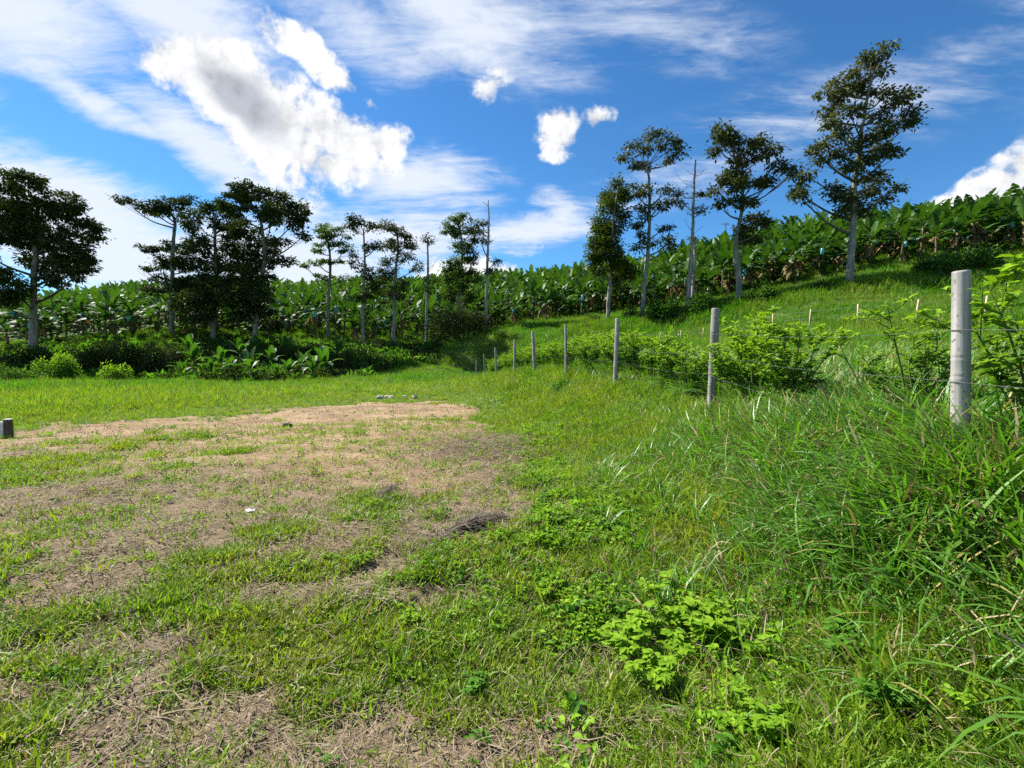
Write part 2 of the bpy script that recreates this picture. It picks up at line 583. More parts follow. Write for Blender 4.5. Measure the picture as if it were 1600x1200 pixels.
def leaf_mat(name, c0, c1, trans=0.35, gloss=0.12, rough=0.4, tcol=None, rand=0.5, patch=0.0, patch_col=None, pscale=0.4):
    """leaf: diffuse, light shining through, and a waxy highlight; colour varies leaf by leaf and plant by plant"""
    m, n, out = new_mat(name)
    at = n.node('ShaderNodeAttribute', attribute_name='tint')
    oi = n.node('ShaderNodeObjectInfo')
    f = n.math('ADD', n.math('MULTIPLY', at.outputs['Fac'], 1 - rand), n.math('MULTIPLY', oi.outputs['Random'], rand))
    col = n.mix(f, rgb(*c0), rgb(*c1))
    if patch:
        ge = n.node('ShaderNodeNewGeometry')
        pn = n.ramp(n.noise(ge.outputs['Position'], pscale, 4, 0.6), 0.42, 0.62)
        col = n.mix(n.math('MULTIPLY', pn, patch), col, rgb(*patch_col))
    df = n.node('ShaderNodeBsdfDiffuse')
    n.put(df.inputs[0], col)
    tr = n.node('ShaderNodeBsdfTranslucent')
    tcv = tcol or (1.25, 1.35, 0.45)
    n.put(tr.inputs[0], n.mix(1.0, col, rgb(*tcv), 'MULTIPLY'))
    gl = n.node('ShaderNodeBsdfGlossy')
    gl.inputs['Roughness'].default_value = rough + .12
    gl.inputs['Color'].default_value = rgb(1, 1, 1)
    m1 = n.node('ShaderNodeMixShader')
    m1.inputs[0].default_value = trans
    n.l.new(df.outputs[0], m1.inputs[1])
    n.l.new(tr.outputs[0], m1.inputs[2])
    lw = n.node('ShaderNodeLayerWeight')
    lw.inputs['Blend'].default_value = 0.3
    m2 = n.node('ShaderNodeMixShader')
    n.put(m2.inputs[0], n.math('ADD', n.math('MULTIPLY', lw.outputs['Fresnel'], gloss * .30), gloss * .03))
    n.l.new(m1.outputs[0], m2.inputs[1])
    n.l.new(gl.outputs[0], m2.inputs[2])
    n.l.new(m2.outputs[0], out.inputs[0])
    return m


def solid_mat(name, c0, c1, scale=8, rough=0.8, stretch=(1, 1, 1), bump=0.3, c2=None, lo=0.35, hi=0.65, spots=None):
    m, n, out = new_mat(name)
    b = n.node('ShaderNodeBsdfPrincipled')
    tcn = n.node('ShaderNodeTexCoord')
    mp = n.node('ShaderNodeMapping')
    n.l.new(tcn.outputs['Object'], mp.inputs[0])
    mp.inputs['Scale'].default_value = stretch
    nz = n.noise(mp.outputs[0], scale, 6, 0.62)
    col = n.mix(n.ramp(nz, lo, hi), rgb(*c0), rgb(*c1))
    if c2:
        n2 = n.noise(mp.outputs[0], scale * .35, 5, 0.7)
        col = n.mix(n.ramp(n2, 0.52, 0.66), col, rgb(*c2))
    if spots:
        n3 = n.noise(tcn.outputs['Object'], scale * 3, 3, 0.6)
        col = n.mix(n.ramp(n3, 0.60, 0.68), col, rgb(*spots))
    n.put(b.inputs['Base Color'], col)
    b.inputs['Roughness'].default_value = rough
    b.inputs['Specular IOR Level'].default_value = 0.25
    if bump:
        bp = n.node('ShaderNodeBump')
        bp.inputs['Strength'].default_value = bump
        bp.inputs['Distance'].default_value = 0.02
        n.l.new(nz, bp.inputs['Height'])
        n.l.new(bp.outputs[0], b.inputs['Normal'])
    n.l.new(b.outputs[0], out.inputs[0])
    return m


M = {}
M['lawn'] = leaf_mat('lawn_blade', (.088, .195, .012), (.230, .335, .026), .40, .10, .45, patch=.6, patch_col=(.270, .300, .034), pscale=.9)
M['tall'] = leaf_mat('tall_grass_blade', (.052, .170, .014), (.125, .290, .032), .42, .16, .38, patch=.4, patch_col=(.17, .30, .03), pscale=.5)
M['field'] = leaf_mat('field_grass_blade', (.050, .170, .011), (.110, .265, .018), .42, .06, .5, patch=.65, patch_col=(.175, .245, .030), pscale=.22)
M['dry'] = leaf_mat('dry_blade', (.24, .185, .10), (.36, .29, .18), .12, .05, .5, tcol=(1, .9, .7))
M['ochre'] = leaf_mat('ochre_blade', (.22, .20, .05), (.34, .28, .09), .3, .05, .5, tcol=(1.1, 1, .5))
M['straw'] = leaf_mat('grey_straw', (.14, .105, .068), (.30, .235, .155), .05, .05, .55, tcol=(1, .9, .7))
M['darkstraw'] = leaf_mat('dark_dead_stem', (.055, .042, .032), (.17, .14, .11), .03, .05, .6, tcol=(1, .9, .7))
M['weed'] = leaf_mat('weed_leaf', (.125, .265, .014), (.245, .390, .028), .40, .12, .35, rand=.35)
M['darkweed'] = leaf_mat('dark_weed_leaf', (.065, .170, .018), (.110, .250, .026), .38, .14, .35, rand=.35)
M['lime'] = leaf_mat('lime_shrub_leaf', (.060, .155, .014), (.250, .390, .030), .42, .16, .32, rand=.12)
M['shrub'] = leaf_mat('shrub_leaf', (.040, .100, .016), (.100, .190, .032), .3, .14, .38, rand=.25)
M['darkleaf'] = leaf_mat('dark_tree_leaf', (.026, .052, .014), (.072, .100, .024), .22, .14, .42, rand=.15, tcol=(1.1, 1.1, .5))
M['oliveleaf'] = leaf_mat('olive_tree_leaf', (.040, .062, .020), (.115, .130, .046), .28, .16, .42, rand=.15, tcol=(1.1, 1.0, .5))
M['fineleaf'] = leaf_mat('fine_tree_leaf', (.034, .062, .008), (.095, .125, .016), .3, .10, .45, rand=.15)
M['freshleaf'] = leaf_mat('fresh_tree_leaf', (.035, .075, .012), (.095, .150, .026), .35, .14, .4, rand=.15)
M['banana'] = leaf_mat('banana_leaf', (.014, .052, .009), (.062, .135, .018), .31, .10, .42, rand=.55)
M['youngbanana'] = leaf_mat('young_banana_leaf', (.020, .070, .010), (.070, .165, .020), .45, .12, .42, rand=.4)
M['deadbanana'] = leaf_mat('dead_banana_leaf', (.12, .075, .035), (.22, .16, .08), .15, .05, .6, tcol=(1, .8, .5))
M['red'] = leaf_mat('dull_red_leaf', (.050, .022, .018), (.100, .045, .035), .2, .1, .5, tcol=(1.2, .6, .5))
M['bark'] = solid_mat('pale_bark', (.13, .12, .10), (.26, .245, .21), 5, .85, (1, 1, .35), .5, c2=(.13, .13, .10))
M['upbark'] = solid_mat('crown_shade_bark', (.085, .080, .062), (.20, .19, .16), 5, .9, (1, 1, .35), .5)  # upper trunk bark, darkened to stand for shade inside the crown
M['darkbark'] = solid_mat('dark_bark', (.060, .052, .042), (.13, .12, .10), 5, .9, (1, 1, .35), .5)
M['deadwood'] = solid_mat('dead_wood', (.16, .14, .125), (.34, .31, .28), 6, .85, (1, 1, .2), .5, c2=(.09, .075, .065))
M['pstem'] = solid_mat('banana_stem', (.10, .065, .035), (.19, .14, .065), 3, .7, (1, 1, .3), .2, c2=(.075, .10, .035))
M['gstem'] = solid_mat('green_stem', (.06, .11, .025), (.11, .16, .04), 6, .6, bump=.1)
M['bamboo'] = solid_mat('weathered_bamboo', (.17, .16, .145), (.38, .365, .345), 10, .65, (1, 1, .04), .15, c2=(.17, .155, .135), spots=(.13, .12, .10))
M['bamboo_in'] = solid_mat('bamboo_inside', (.20, .16, .11), (.34, .28, .20), 20, .85)
M['stake'] = solid_mat('cut_stake', (.34, .25, .14), (.50, .40, .25), 18, .8, (1, 1, .15), .2)
M['wire'] = solid_mat('galvanised_wire', (.08, .075, .07), (.16, .155, .15), 30, .4, bump=0)
M['concrete'] = solid_mat('concrete_block', (.52, .51, .48), (.70, .69, .66), 14, .9, bump=.4, c2=(.40, .37, .31))
M['wood_and_shade'] = solid_mat('dark_wood_and_shade', (.055, .045, .035), (.12, .10, .085), 14, .9, (1, 1, .3), .3)  # wood of the utility pole, also the painted shaded side of the pale stub
M['stone'] = solid_mat('pale_stone', (.36, .32, .26), (.56, .52, .45), 9, .9, bump=.5)
M['darkstone'] = solid_mat('dark_stone', (.035, .033, .030), (.09, .085, .078), 9, .9, bump=.5)
M['litter'] = solid_mat('white_paper', (.72, .72, .74), (.82, .82, .82), 9, .6, bump=0)
m, n, out = new_mat('blue_bag_film')
b_ = n.node('ShaderNodeBsdfPrincipled')
b_.inputs['Base Color'].default_value = rgb(.16, .44, .47)
b_.inputs['Roughness'].default_value = .3
t_ = n.node('ShaderNodeBsdfTranslucent')
t_.inputs[0].default_value = rgb(.13, .55, .60)
mm = n.node('ShaderNodeMixShader')
mm.inputs[0].default_value = .45
n.l.new(b_.outputs[0], mm.inputs[1])
n.l.new(t_.outputs[0], mm.inputs[2])
n.l.new(mm.outputs[0], out.inputs[0])
M['bag'] = m

# ground
m, n, out = new_mat('ground')
ge = n.node('ShaderNodeNewGeometry')
P_ = ge.outputs['Position']
va = n.node('ShaderNodeAttribute', attribute_name='veg').outputs['Fac']
da = n.node('ShaderNodeAttribute', attribute_name='thatch').outputs['Fac']
mp = n.node('ShaderNodeMapping')
n.l.new(P_, mp.inputs[0])
mp.inputs['Rotation'].default_value = (0, 0, R(-30))
mp.inputs['Scale'].default_value = (.5, 1.3, 1)
n1 = n.noise(mp.outputs[0], 1.3, 6, .65, .4)
n2 = n.noise(P_, 9, 7, .72)
n3 = n.noise(mp.outputs[0], 45, 5, .75, .6)
n4 = n.noise(P_, 140, 3, .7)
soil = n.mix(n.ramp(n1, .36, .64), rgb(.245, .165, .090), rgb(.375, .272, .158))
n0 = n.noise(P_, .55, 5, .6, .5)
soil = n.mix(n.math('MULTIPLY', n.ramp(n0, .45, .62), .5), soil, rgb(.215, .140, .075))
soil = n.mix(n.ramp(n2, .50, .68), soil, rgb(.250, .160, .080))
soil = n.mix(n.math('MULTIPLY', n.ramp(n3, .54, .66), .55), soil, rgb(.40, .315, .205))
soil = n.mix(n.math('MULTIPLY', n.ramp(n4, .56, .66), .35), soil, rgb(.20, .15, .095))
th = n.mix(n.ramp(n3, .40, .60), rgb(.120, .086, .050), rgb(.295, .225, .135))
th = n.mix(n.math('MULTIPLY', n.ramp(n4, .55, .65), .6), th, rgb(.42, .37, .30))
col = n.mix(da, soil, th)
green = n.mix(n.ramp(n2, .38, .62), rgb(.040, .095, .012), rgb(.090, .150, .025))
vv = n.ramp(n.math('ADD', va, n.math('MULTIPLY', n.math('SUBTRACT', n2, .5), .9)), .45, .85)
col = n.mix(n.math('MULTIPLY', vv, .93), col, green)
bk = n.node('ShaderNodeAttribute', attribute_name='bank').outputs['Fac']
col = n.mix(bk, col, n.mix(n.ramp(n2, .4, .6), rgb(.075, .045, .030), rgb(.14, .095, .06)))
b_ = n.node('ShaderNodeBsdfPrincipled')
b_.inputs['Roughness'].default_value = .95
b_.inputs['Specular IOR Level'].default_value = .1
n.put(b_.inputs['Base Color'], col)
hh = n.math('ADD', n.math('MULTIPLY', n3, .5), n.math('ADD', n.math('MULTIPLY', n2, .7), n.math('MULTIPLY', n4, .2)))
bp = n.node('ShaderNodeBump')
bp.inputs['Strength'].default_value = .9
bp.inputs['Distance'].default_value = .05
n.put(bp.inputs['Height'], hh)
n.l.new(bp.outputs[0], b_.inputs['Normal'])
n.l.new(b_.outputs[0], out.inputs[0])
M['ground'] = m

# ------------------------------------------------------------------ ground sheet
az = np.concatenate([np.radians(np.linspace(-62, 62, 560)), np.radians(np.linspace(64, 296, 110))])
rr = np.concatenate([[0.0], np.geomspace(0.5, 3000, 430)])
A_, R_ = np.meshgrid(az, rr)
gx = (R_ * np.sin(A_)).ravel()
gy = (R_ * np.cos(A_)).ravel()
gzv = height(gx, gy)
na, nr = len(az), len(rr)
i = np.arange(nr - 1)[:, None] * na
j = np.arange(na)[None, :]
k = (j + 1) % na
gq = np.stack([i + j, i + na + j, i + na + k, i + k], -1).reshape(-1, 4)
gb = MB()
gb.add(np.stack([gx, gy, gzv], 1), gq[:, ::-1])
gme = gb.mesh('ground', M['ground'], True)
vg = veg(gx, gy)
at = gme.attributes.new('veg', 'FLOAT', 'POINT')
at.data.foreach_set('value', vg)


def thatch(x, y):
    t = 1 - sstep(3.5, 7.0, y + 0.35 * x)
    t = np.maximum(t, np.exp(-(((x + 0.1) / 1.3) ** 2 + ((y - 8.6) / 1.5) ** 2)) * 1.2)
    t = np.maximum(t, sstep(-1.5, 0.0, x) * .9)
    return np.clip(t * (0.55 + .8 * fbm(x * 1.1 + 7, y * 1.1, 3)), 0, 1)


at = gme.attributes.new('thatch', 'FLOAT', 'POINT')
at.data.foreach_set('value', thatch(gx, gy))
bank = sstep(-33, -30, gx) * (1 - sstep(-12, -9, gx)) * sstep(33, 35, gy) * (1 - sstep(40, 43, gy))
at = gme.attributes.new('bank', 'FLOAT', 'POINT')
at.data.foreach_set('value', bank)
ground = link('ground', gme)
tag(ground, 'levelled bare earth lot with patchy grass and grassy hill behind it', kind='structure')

# ------------------------------------------------------------------ scattering
def make_scatter(name, x, y, z, rot, s, protos, label):
    n_ = len(x)
    me = bpy.data.meshes.new(name)
    me.vertices.add(n_)
    me.vertices.foreach_set('co', np.stack([x, y, z], 1).ravel())
    a = me.attributes.new('rot', 'FLOAT_VECTOR', 'POINT')
    a.data.foreach_set('vector', rot.ravel())
    a = me.attributes.new('scl', 'FLOAT', 'POINT')
    a.data.foreach_set('value', s)
    a = me.attributes.new('idx', 'INT', 'POINT')
    a.data.foreach_set('value', rng.integers(0, len(protos), n_))
    o = link(name, me)
    tag(o, label, kind='stuff')
    c = bpy.data.collections.new(name + '_kinds')
    for p in protos:
        c.objects.link(bpy.data.objects.new(name + '_tuft', p))
    g = bpy.data.node_groups.new(name, 'GeometryNodeTree')
    g.interface.new_socket('Geometry', in_out='INPUT', socket_type='NodeSocketGeometry')
    g.interface.new_socket('Geometry', in_out='OUTPUT', socket_type='NodeSocketGeometry')
    N = g.nodes
    gi, go = N.new('NodeGroupInput'), N.new('NodeGroupOutput')
    ip = N.new('GeometryNodeInstanceOnPoints')
    ci = N.new('GeometryNodeCollectionInfo')
    ci.inputs['Collection'].default_value = c
    ci.inputs['Separate Children'].default_value = True
    ci.inputs['Reset Children'].default_value = True

    def attr(nm, typ):
        q = N.new('GeometryNodeInputNamedAttribute')
        q.data_type = typ
        q.inputs['Name'].default_value = nm
        return q.outputs[0]
    L_ = g.links.new
    L_(gi.outputs[0], ip.inputs['Points'])
    L_(ci.outputs[0], ip.inputs['Instance'])
    ip.inputs['Pick Instance'].default_value = True
    L_(attr('idx', 'INT'), ip.inputs['Instance Index'])
    L_(attr('rot', 'FLOAT_VECTOR'), ip.inputs['Rotation'])
    L_(attr('scl', 'FLOAT'), ip.inputs['Scale'])
    L_(ip.outputs[0], go.inputs[0])
    md = o.modifiers.new('scatter', 'NODES')
    md.node_group = g
    return o


def sector(n_, r0, r1, a0=-56, a1=56, power=1.0):
    """points spread over the ground in front of the lot; power < 1 puts more of them near"""
    u = rng.random(n_)
    r = (r0 ** (2 * power) + u * (r1 ** (2 * power) - r0 ** (2 * power))) ** (1 / (2 * power))
    a = np.radians(rng.uniform(a0, a1, n_))
    return r * np.sin(a), r * np.cos(a)


def tuft(nb, spread, h0, h1, wd, lean0, lean1, curl, seed, mats, dry=0.1, seg=3, ochre=0.0, clump=1.0):
    r_ = np.random.default_rng(seed)
    mb = MB()
    for b in range(nb):
        a = r_.uniform(0, 2 * math.pi)
        rad = spread * math.sqrt(r_.random()) * clump
        p = np.array([rad * math.cos(a), rad * math.sin(a), -0.01])
        az_ = r_.uniform(0, 2 * math.pi) if r_.random() < .6 else a
        h = r_.uniform(h0, h1)
        th_ = math.pi / 2 - r_.uniform(lean0, lean1)
        cu = r_.uniform(.3, 1) * curl
        pts = [p]
        q = p.copy()
        yaw = az_
        for s in range(seg):
            q = q + h / seg * np.array([math.cos(th_) * math.cos(yaw), math.cos(th_) * math.sin(yaw), math.sin(th_)])
            pts.append(q)
            th_ -= cu / seg
            yaw += r_.uniform(-.25, .25)
        pts = np.array(pts)
        ra = az_ + math.pi / 2 + r_.uniform(-.8, .8)
        side = np.array([math.cos(ra), math.sin(ra), r_.uniform(-.3, .3)])
        ws = wd * r_.uniform(.6, 1.2) * np.array([.7, 1.0, .75, 0.0] if seg == 3 else ([.8, .9, 0.0] if seg == 2 else [.6, .9, 1.0, .75, 0]))
        V_ = []
        for s in range(seg):
            V_ += [pts[s] - side * ws[s] / 2, pts[s] + side * ws[s] / 2]
        V_.append(pts[seg])
        qd = [(2 * s, 2 * s + 1, 2 * s + 3, 2 * s + 2) for s in range(seg - 1)]
        u = r_.random()
        mi = 1 if u < dry else (2 if u < dry + ochre else 0)
        mb.add(V_, qd, [(2 * seg - 2, 2 * seg - 1, 2 * seg)], mi, r_.random())
    return mb.mesh('tuft', mats)


GM = [M['lawn'], M['dry'], M['ochre']]
# short creeping grass of the lot
short_p = [tuft(26, .075, .025, .075, 0.0072, .25, 1.35, .9, 100 + i, GM, .07, 3, .07) for i in range(5)]
mid_p = [tuft(24, .075, .06, .16, .0068, .15, .95, .9, 200 + i, GM, .06, 3, .06) for i in range(5)]
tallM = [M['tall'], M['dry'], M['ochre']]
tall_p = [tuft(28, .14, .25, .62, .0135, .05, .85, 2.0, 300 + i, tallM, .09, 4, .06) for i in range(5)]
fieldM = [M['field'], M['dry'], M['ochre']]
field_p = [tuft(34, .30, .15, .42, .018, .05, .8, 1.0, 400 + i, fieldM, .05, 2, .08) for i in range(4)]
strawM = [M['straw'], M['dry'], M['darkstraw']]


def straw_proto(seed, nb=12, L0=.05, L1=.22, wd=.0035, dark=.25):
    r_ = np.random.default_rng(seed)
    mb = MB()
    for b in range(nb):
        a = r_.uniform(0, 6.28)
        p = np.array([r_.normal(0, .07), r_.normal(0, .07), r_.uniform(.0, .02)])
        L = r_.uniform(L0, L1)
        pts = [p]
        yaw = a
        for s in range(3):
            yaw += r_.normal(0, .35)
            p = p + L / 3 * np.array([math.cos(yaw), math.sin(yaw), r_.normal(0.0, .16)])
            p[2] = max(p[2], .002)
            pts.append(p)
        pts = np.array(pts)
        side = np.array([-math.sin(a), math.cos(a), r_.uniform(-.6, .6)])
        V_ = []
        for s in range(4):
            ww = wd * (1 - .2 * s)
            V_ += [pts[s] - side * ww / 2, pts[s] + side * ww / 2]
        u = r_.random()
        mb.add(V_, [(2 * s, 2 * s + 1, 2 * s + 3, 2 * s + 2) for s in range(3)], None, 2 if u < dark else (1 if u < .5 else 0), r_.random())
    return mb.mesh('straw', strawM)


straw_p = [straw_proto(500 + i, 12, .04, .15) for i in range(5)] + [straw_proto(520, 9, .08, .24)]
rosM = [M['weed'], M['darkweed'], M['ochre']]


def rosette(seed, nl, L0, L1, rise, mat):
    r_ = np.random.default_rng(seed)
    a = r_.uniform(0, 6.28, nl)
    z = r_.random(nl) * rise
    P = np.stack([np.cos(a) * .012 + r_.normal(0, .02, nl), np.sin(a) * .012 + r_.normal(0, .02, nl), z], 1)
    D_ = np.stack([np.cos(a), np.sin(a), r_.uniform(.1, 1.0, nl)], 1)
    N_ = np.tile([0, 0, 1.0], (nl, 1)) + r_.normal(0, .15, (nl, 3))
    L = r_.uniform(L0, L1, nl)
    mb = MB()
    mb.ovate(P, D_, N_, L, L * r_.uniform(.4, .62), mat, r_.random(nl))
    return mb.mesh('rosette', rosM)


ros_p = [rosette(600, 9, .025, .05, .03, 0), rosette(601, 12, .02, .045, .05, 0), rosette(602, 10, .025, .055, .03, 1), rosette(603, 14, .02, .04, .07, 0), rosette(604, 8, .03, .05, .04, 1)]


def euler(n_, tilt=.12):
    return np.stack([rng.normal(0, tilt, n_), rng.normal(0, tilt, n_), rng.uniform(0, 6.283, n_)], 1)


def fence_x(y):
    return np.interp(y, [p[1] for p in posts], [p[0] for p in posts])


# lot grass
x, y = sector(90000, 1.2, 13, power=.62)
keep = (rng.random(len(x)) < veg(x, y) * 1.0 + .045) & (x < fence_x(y) + 1.5)
x, y = x[keep], y[keep]
r = np.hypot(x, y)
s = (.75 + .55 * rng.random(len(x))) * (1 + .06 * r)
make_scatter('lawn_grass', x, y, height(x, y), euler(len(x), .2), s, short_p, 'short creeping green grass growing in patches over the bare lot')
x, y = sector(30000, 9, 28, power=.7)
keep = (rng.random(len(x)) < veg(x, y)) & (x < fence_x(y) + 1.5)
x, y = x[keep], y[keep]
r = np.hypot(x, y)
s = (.7 + .6 * rng.random(len(x))) * (1.0 + .045 * r)
s *= .62 + .75 * sstep(0, 4.5, y - far_edge(x))
make_scatter('strip_grass', x, y, height(x, y), euler(len(x), .15), s, mid_p, 'bright green grass along the far edge of the lot')
# medium grass of the right side and the fence bank
x, y = sector(42000, 1.3, 16, -22, 58, power=.62)
pr = sstep(.0, 2.2, x + (fbm(x * .9, y * .9 + 30, 3) - .5) * 2.2) * .95 + .05 * veg(x, y)
keep = (rng.random(len(x)) < pr) & (rng.random(len(x)) < .35 + .65 * veg(x, y))
x, y = x[keep], y[keep]
s = (.6 + .8 * rng.random(len(x))) * (1 + .35 * sstep(1, 3, x) + .03 * y)
make_scatter('bank_grass', x, y, height(x, y), euler(len(x), .2), s, mid_p, 'knee high mixed green grass on the bank below the fence')
# tall grass by the fence
x, y = sector(26000, 1.6, 17, 5, 62, power=.8)
d = x - fence_x(y)
pr = sstep(-1.5, -.1, d + (fbm(x * 1.2, y * 1.2 + 80, 3) - .5) * 1.6) * (1 - .75 * sstep(5, 8, y) * (d < .6))
pr *= 1 - sstep(3.5, 9, d) * .3
pr = np.maximum(pr * (.3 + .7 * sstep(1.8, 3.0, y)), .10 * sstep(.6, 1.6, x))
keep = rng.random(len(x)) < pr
x, y = x[keep], y[keep]
d = x - fence_x(y)
s = (.45 + .75 * rng.random(len(x))) * (.75 + .35 * sstep(-1.2, .2, d)) * (1 - .45 * sstep(5, 8, y) * (d < .6))
xa = rng.uniform(1.75, 4.6, 1300)
ya = rng.uniform(2.5, 4.6, 1300)
kk = (xa > 2.0 + .12 * ya + rng.normal(0, .25, 1300))
xa, ya = xa[kk], ya[kk]
xb = rng.normal(2.42, .24, 150)
yb = rng.normal(2.55, .18, 150)
x, y = np.concatenate([x, xa, xb]), np.concatenate([y, ya, yb])
s = np.concatenate([s, rng.uniform(.65, 1.15, len(xa)), rng.uniform(.95, 1.3, len(xb))])
make_scatter('tall_grass', x, y, height(x, y), euler(len(x), .22), s, tall_p, 'tall arching green grass crowding the fence at the right')
# hill and strip grass
xs, ys, ss = [], [], []
x, y = sector(64000, 14, 72, power=.85)
px = x / y * FPX + 800
d = x - fence_x(y)
hill = (d > 0) & (y < 72)
strip = (d <= 0) & (y > np.maximum(far_edge(x) + 2.5, 14))
keep = (hill | strip) & ~((x > -32) & (x < -10) & (y > 32.5) & (y < 43) & (rng.random(len(x)) < .93))
x, y = x[keep], y[keep]
s = (.55 + .75 * rng.random(len(x))) * (.75 + .012 * y)
s *= .55 + .9 * fbm(x * .15, y * .22 + 40, 3)
s *= np.where((x - fence_x(y) <= 0) & (y < 31), .35 + .5 * sstep(2, 8, y - far_edge(x)), 1)
make_scatter('field_grass', x, y, height(x, y), euler(len(x), .15), s, field_p, 'long bright green grass over the hillside and before the trees')
# taller rank grass just below the plantation on the right
x = rng.uniform(5, 42, 3600)
y = np.interp(x, [5, 12, 19, 26, 34, 42], [46, 44, 40, 36.5, 33.5, 31]) + rng.normal(0, 1.8, 3600)
make_scatter('rank_grass', x, y, height(x, y), euler(len(x), .15), rng.uniform(1.2, 2.3, len(x)), field_p, 'tall rank grass below the banana plants on the hill')
# leafy undergrowth of the shaded bank and round the feet of the trees
under_p = []
for q_ in range(4):
    ur = np.random.default_rng(700 + q_)
    um = MB()
    nl_ = 70
    uu = ur.normal(0, 1, (nl_, 3))
    uu /= np.linalg.norm(uu, axis=1)[:, None]
    uu[:, 2] = np.abs(uu[:, 2])
    um.leaves(uu * np.array([.38, .38, .42]) * ur.uniform(.5, 1, (nl_, 1)), uu + ur.normal(0, .5, (nl_, 3)), np.tile([0, 0, 1.0], (nl_, 1)) + ur.normal(0, .4, (nl_, 3)), ur.uniform(.16, .34, nl_), ur.uniform(.08, .17, nl_), 0, ur.random(nl_))
    under_p.append(um.mesh('undergrowth', [M['darkleaf'], M['shrub'], M['darkleaf'], M['darkweed']][q_]))
x = rng.uniform(-46, -7, 3300)
y = rng.uniform(31.3, 50, 3300)
pxx = 800 + x / y * FPX
edge = np.interp(pxx, [-100, 60, 230, 300, 560, 640, 720], [34, 32.5, 32, 31.8, 32.3, 41, 48])
keep = (y > edge + rng.normal(0, .5, len(x))) & (pxx < 735) & (rng.random(len(x)) < np.where(pxx < 230, .55, .92)) & (fbm(x * .5, y * .5, 3) > .36)
x, y = x[keep], y[keep]
make_scatter('undergrowth', x, y, height(x, y), euler(len(x), .2), rng.uniform(.7, 1.7, len(x)), under_p, 'dark leafy undergrowth on the shaded bank below the left trees')

# straw
x, y = sector(18000, 1.3, 18, power=.55)
pr = (.12 + .75 * thatch(x, y)) * (1 - .5 * sstep(5, 9, y))
keep = (rng.random(len(x)) < pr) & (x < fence_x(y) + .3) & (rng.random(len(x)) < 1.1 - .55 * veg(x, y) * (x < 0)) & (y < far_edge(x))
x, y = x[keep], y[keep]
xd = rng.normal(-.05, .8, 1500)
yd = rng.normal(8.6, .9, 1500)
x, y = np.concatenate([x, xd]), np.concatenate([y, yd])
s = (.6 + .8 * rng.random(len(x))) * (1 + .05 * y)
make_scatter('dead_grass_litter', x, y, height(x, y), euler(len(x), .1), s, straw_p, 'dry grey and tan grass stems lying on the earth')
# clods of earth
def clod(seed):
    cr_ = np.random.default_rng(seed)
    cm = MB()
    for q_ in range(7):
        c_ = np.array([cr_.normal(0, .09), cr_.normal(0, .09), .002])
        rr_ = cr_.uniform(.004, .016)
        th_ = np.arange(5) * 2 * math.pi / 5 + cr_.random()
        ring = lambda k_, z_: np.stack([np.cos(th_) * rr_ * k_, np.sin(th_) * rr_ * k_ * .8, np.full(5, z_ * rr_)], 1) + cr_.normal(0, rr_ * .12, (5, 3))
        V_ = np.concatenate([ring(1.0, -.3), ring(.85, .45), [[0, 0, rr_ * .7]]]) + c_
        qq = [(i, (i + 1) % 5, 5 + (i + 1) % 5, 5 + i) for i in range(5)]
        tt_ = [(5 + i, 5 + (i + 1) % 5, 10) for i in range(5)]
        cm.add(V_, qq, tt_)
    return cm.mesh('clod', [M['clod']])


M['clod'] = solid_mat('clod_earth', (.20, .14, .085), (.36, .27, .17), 20, .95, bump=0)
x, y = sector(4200, 2.2, 18, -52, 8, power=.8)
keep = (veg(x, y) < .5) & (y < far_edge(x)) & (fbm(x * 1.2 + 70, y * 1.2, 3) > .42)
x, y = x[keep], y[keep]
make_scatter('earth_clods', x, y, height(x, y), euler(len(x), .1), rng.uniform(.3, .8, len(x)) * (1 + .05 * y), [clod(900 + i) for i in range(4)], 'small clods and crumbs of dry earth on the bare lot')
# small weeds
x, y = sector(30000, 1.3, 16, power=.6)
xw = rng.uniform(-.8, 3.0, 5200)
yw = rng.uniform(2.4, 11, 5200)
x, y = np.concatenate([x, xw]), np.concatenate([y, yw])
cl = fbm(x * 1.6, y * 1.6 + 60, 3) + .07 * (np.arange(len(x)) >= len(x) - 5200)
keep = (rng.random(len(x)) < sstep(.42, .62, cl) * (.15 + .85 * veg(x, y)) * (.35 + .65 * sstep(-1.2, .6, x))) & (x < fence_x(y) + .5)
x, y = x[keep], y[keep]
s = (.6 + .7 * rng.random(len(x))) * (1 + .05 * y) * np.where(x > .2, 1.05, .7)
make_scatter('ground_weeds', x, y, height(x, y) + .01, euler(len(x), .25), s, ros_p, 'small broad leaved weeds scattered through the grass')

# ------------------------------------------------------------------ trees
def unit(v):
    return v / (np.linalg.norm(v) + 1e-9)


def polyline_at(pts, t):
    n_ = len(pts) - 1
    f = min(max(t, 0), .9999) * n_
    i_ = int(f)
    return pts[i_] * (1 - (f - i_)) + pts[i_ + 1] * (f - i_)


def smooth_line(pts, m=4):
    pts = np.asarray(pts, float)
    n_ = len(pts)
    P4 = np.vstack([2 * pts[0] - pts[1], pts, 2 * pts[-1] - pts[-2]])
    out_ = []
    for i_ in range(n_ - 1):
        a, b, c, d = P4[i_], P4[i_ + 1], P4[i_ + 2], P4[i_ + 3]
        for k_ in range(m):
            t = k_ / m
            out_.append(.5 * (2 * b + (c - a) * t + (2 * a - 5 * b + 4 * c - d) * t * t + (3 * b - a - 3 * c + d) * t ** 3))
    out_.append(pts[-1])
    return np.array(out_)


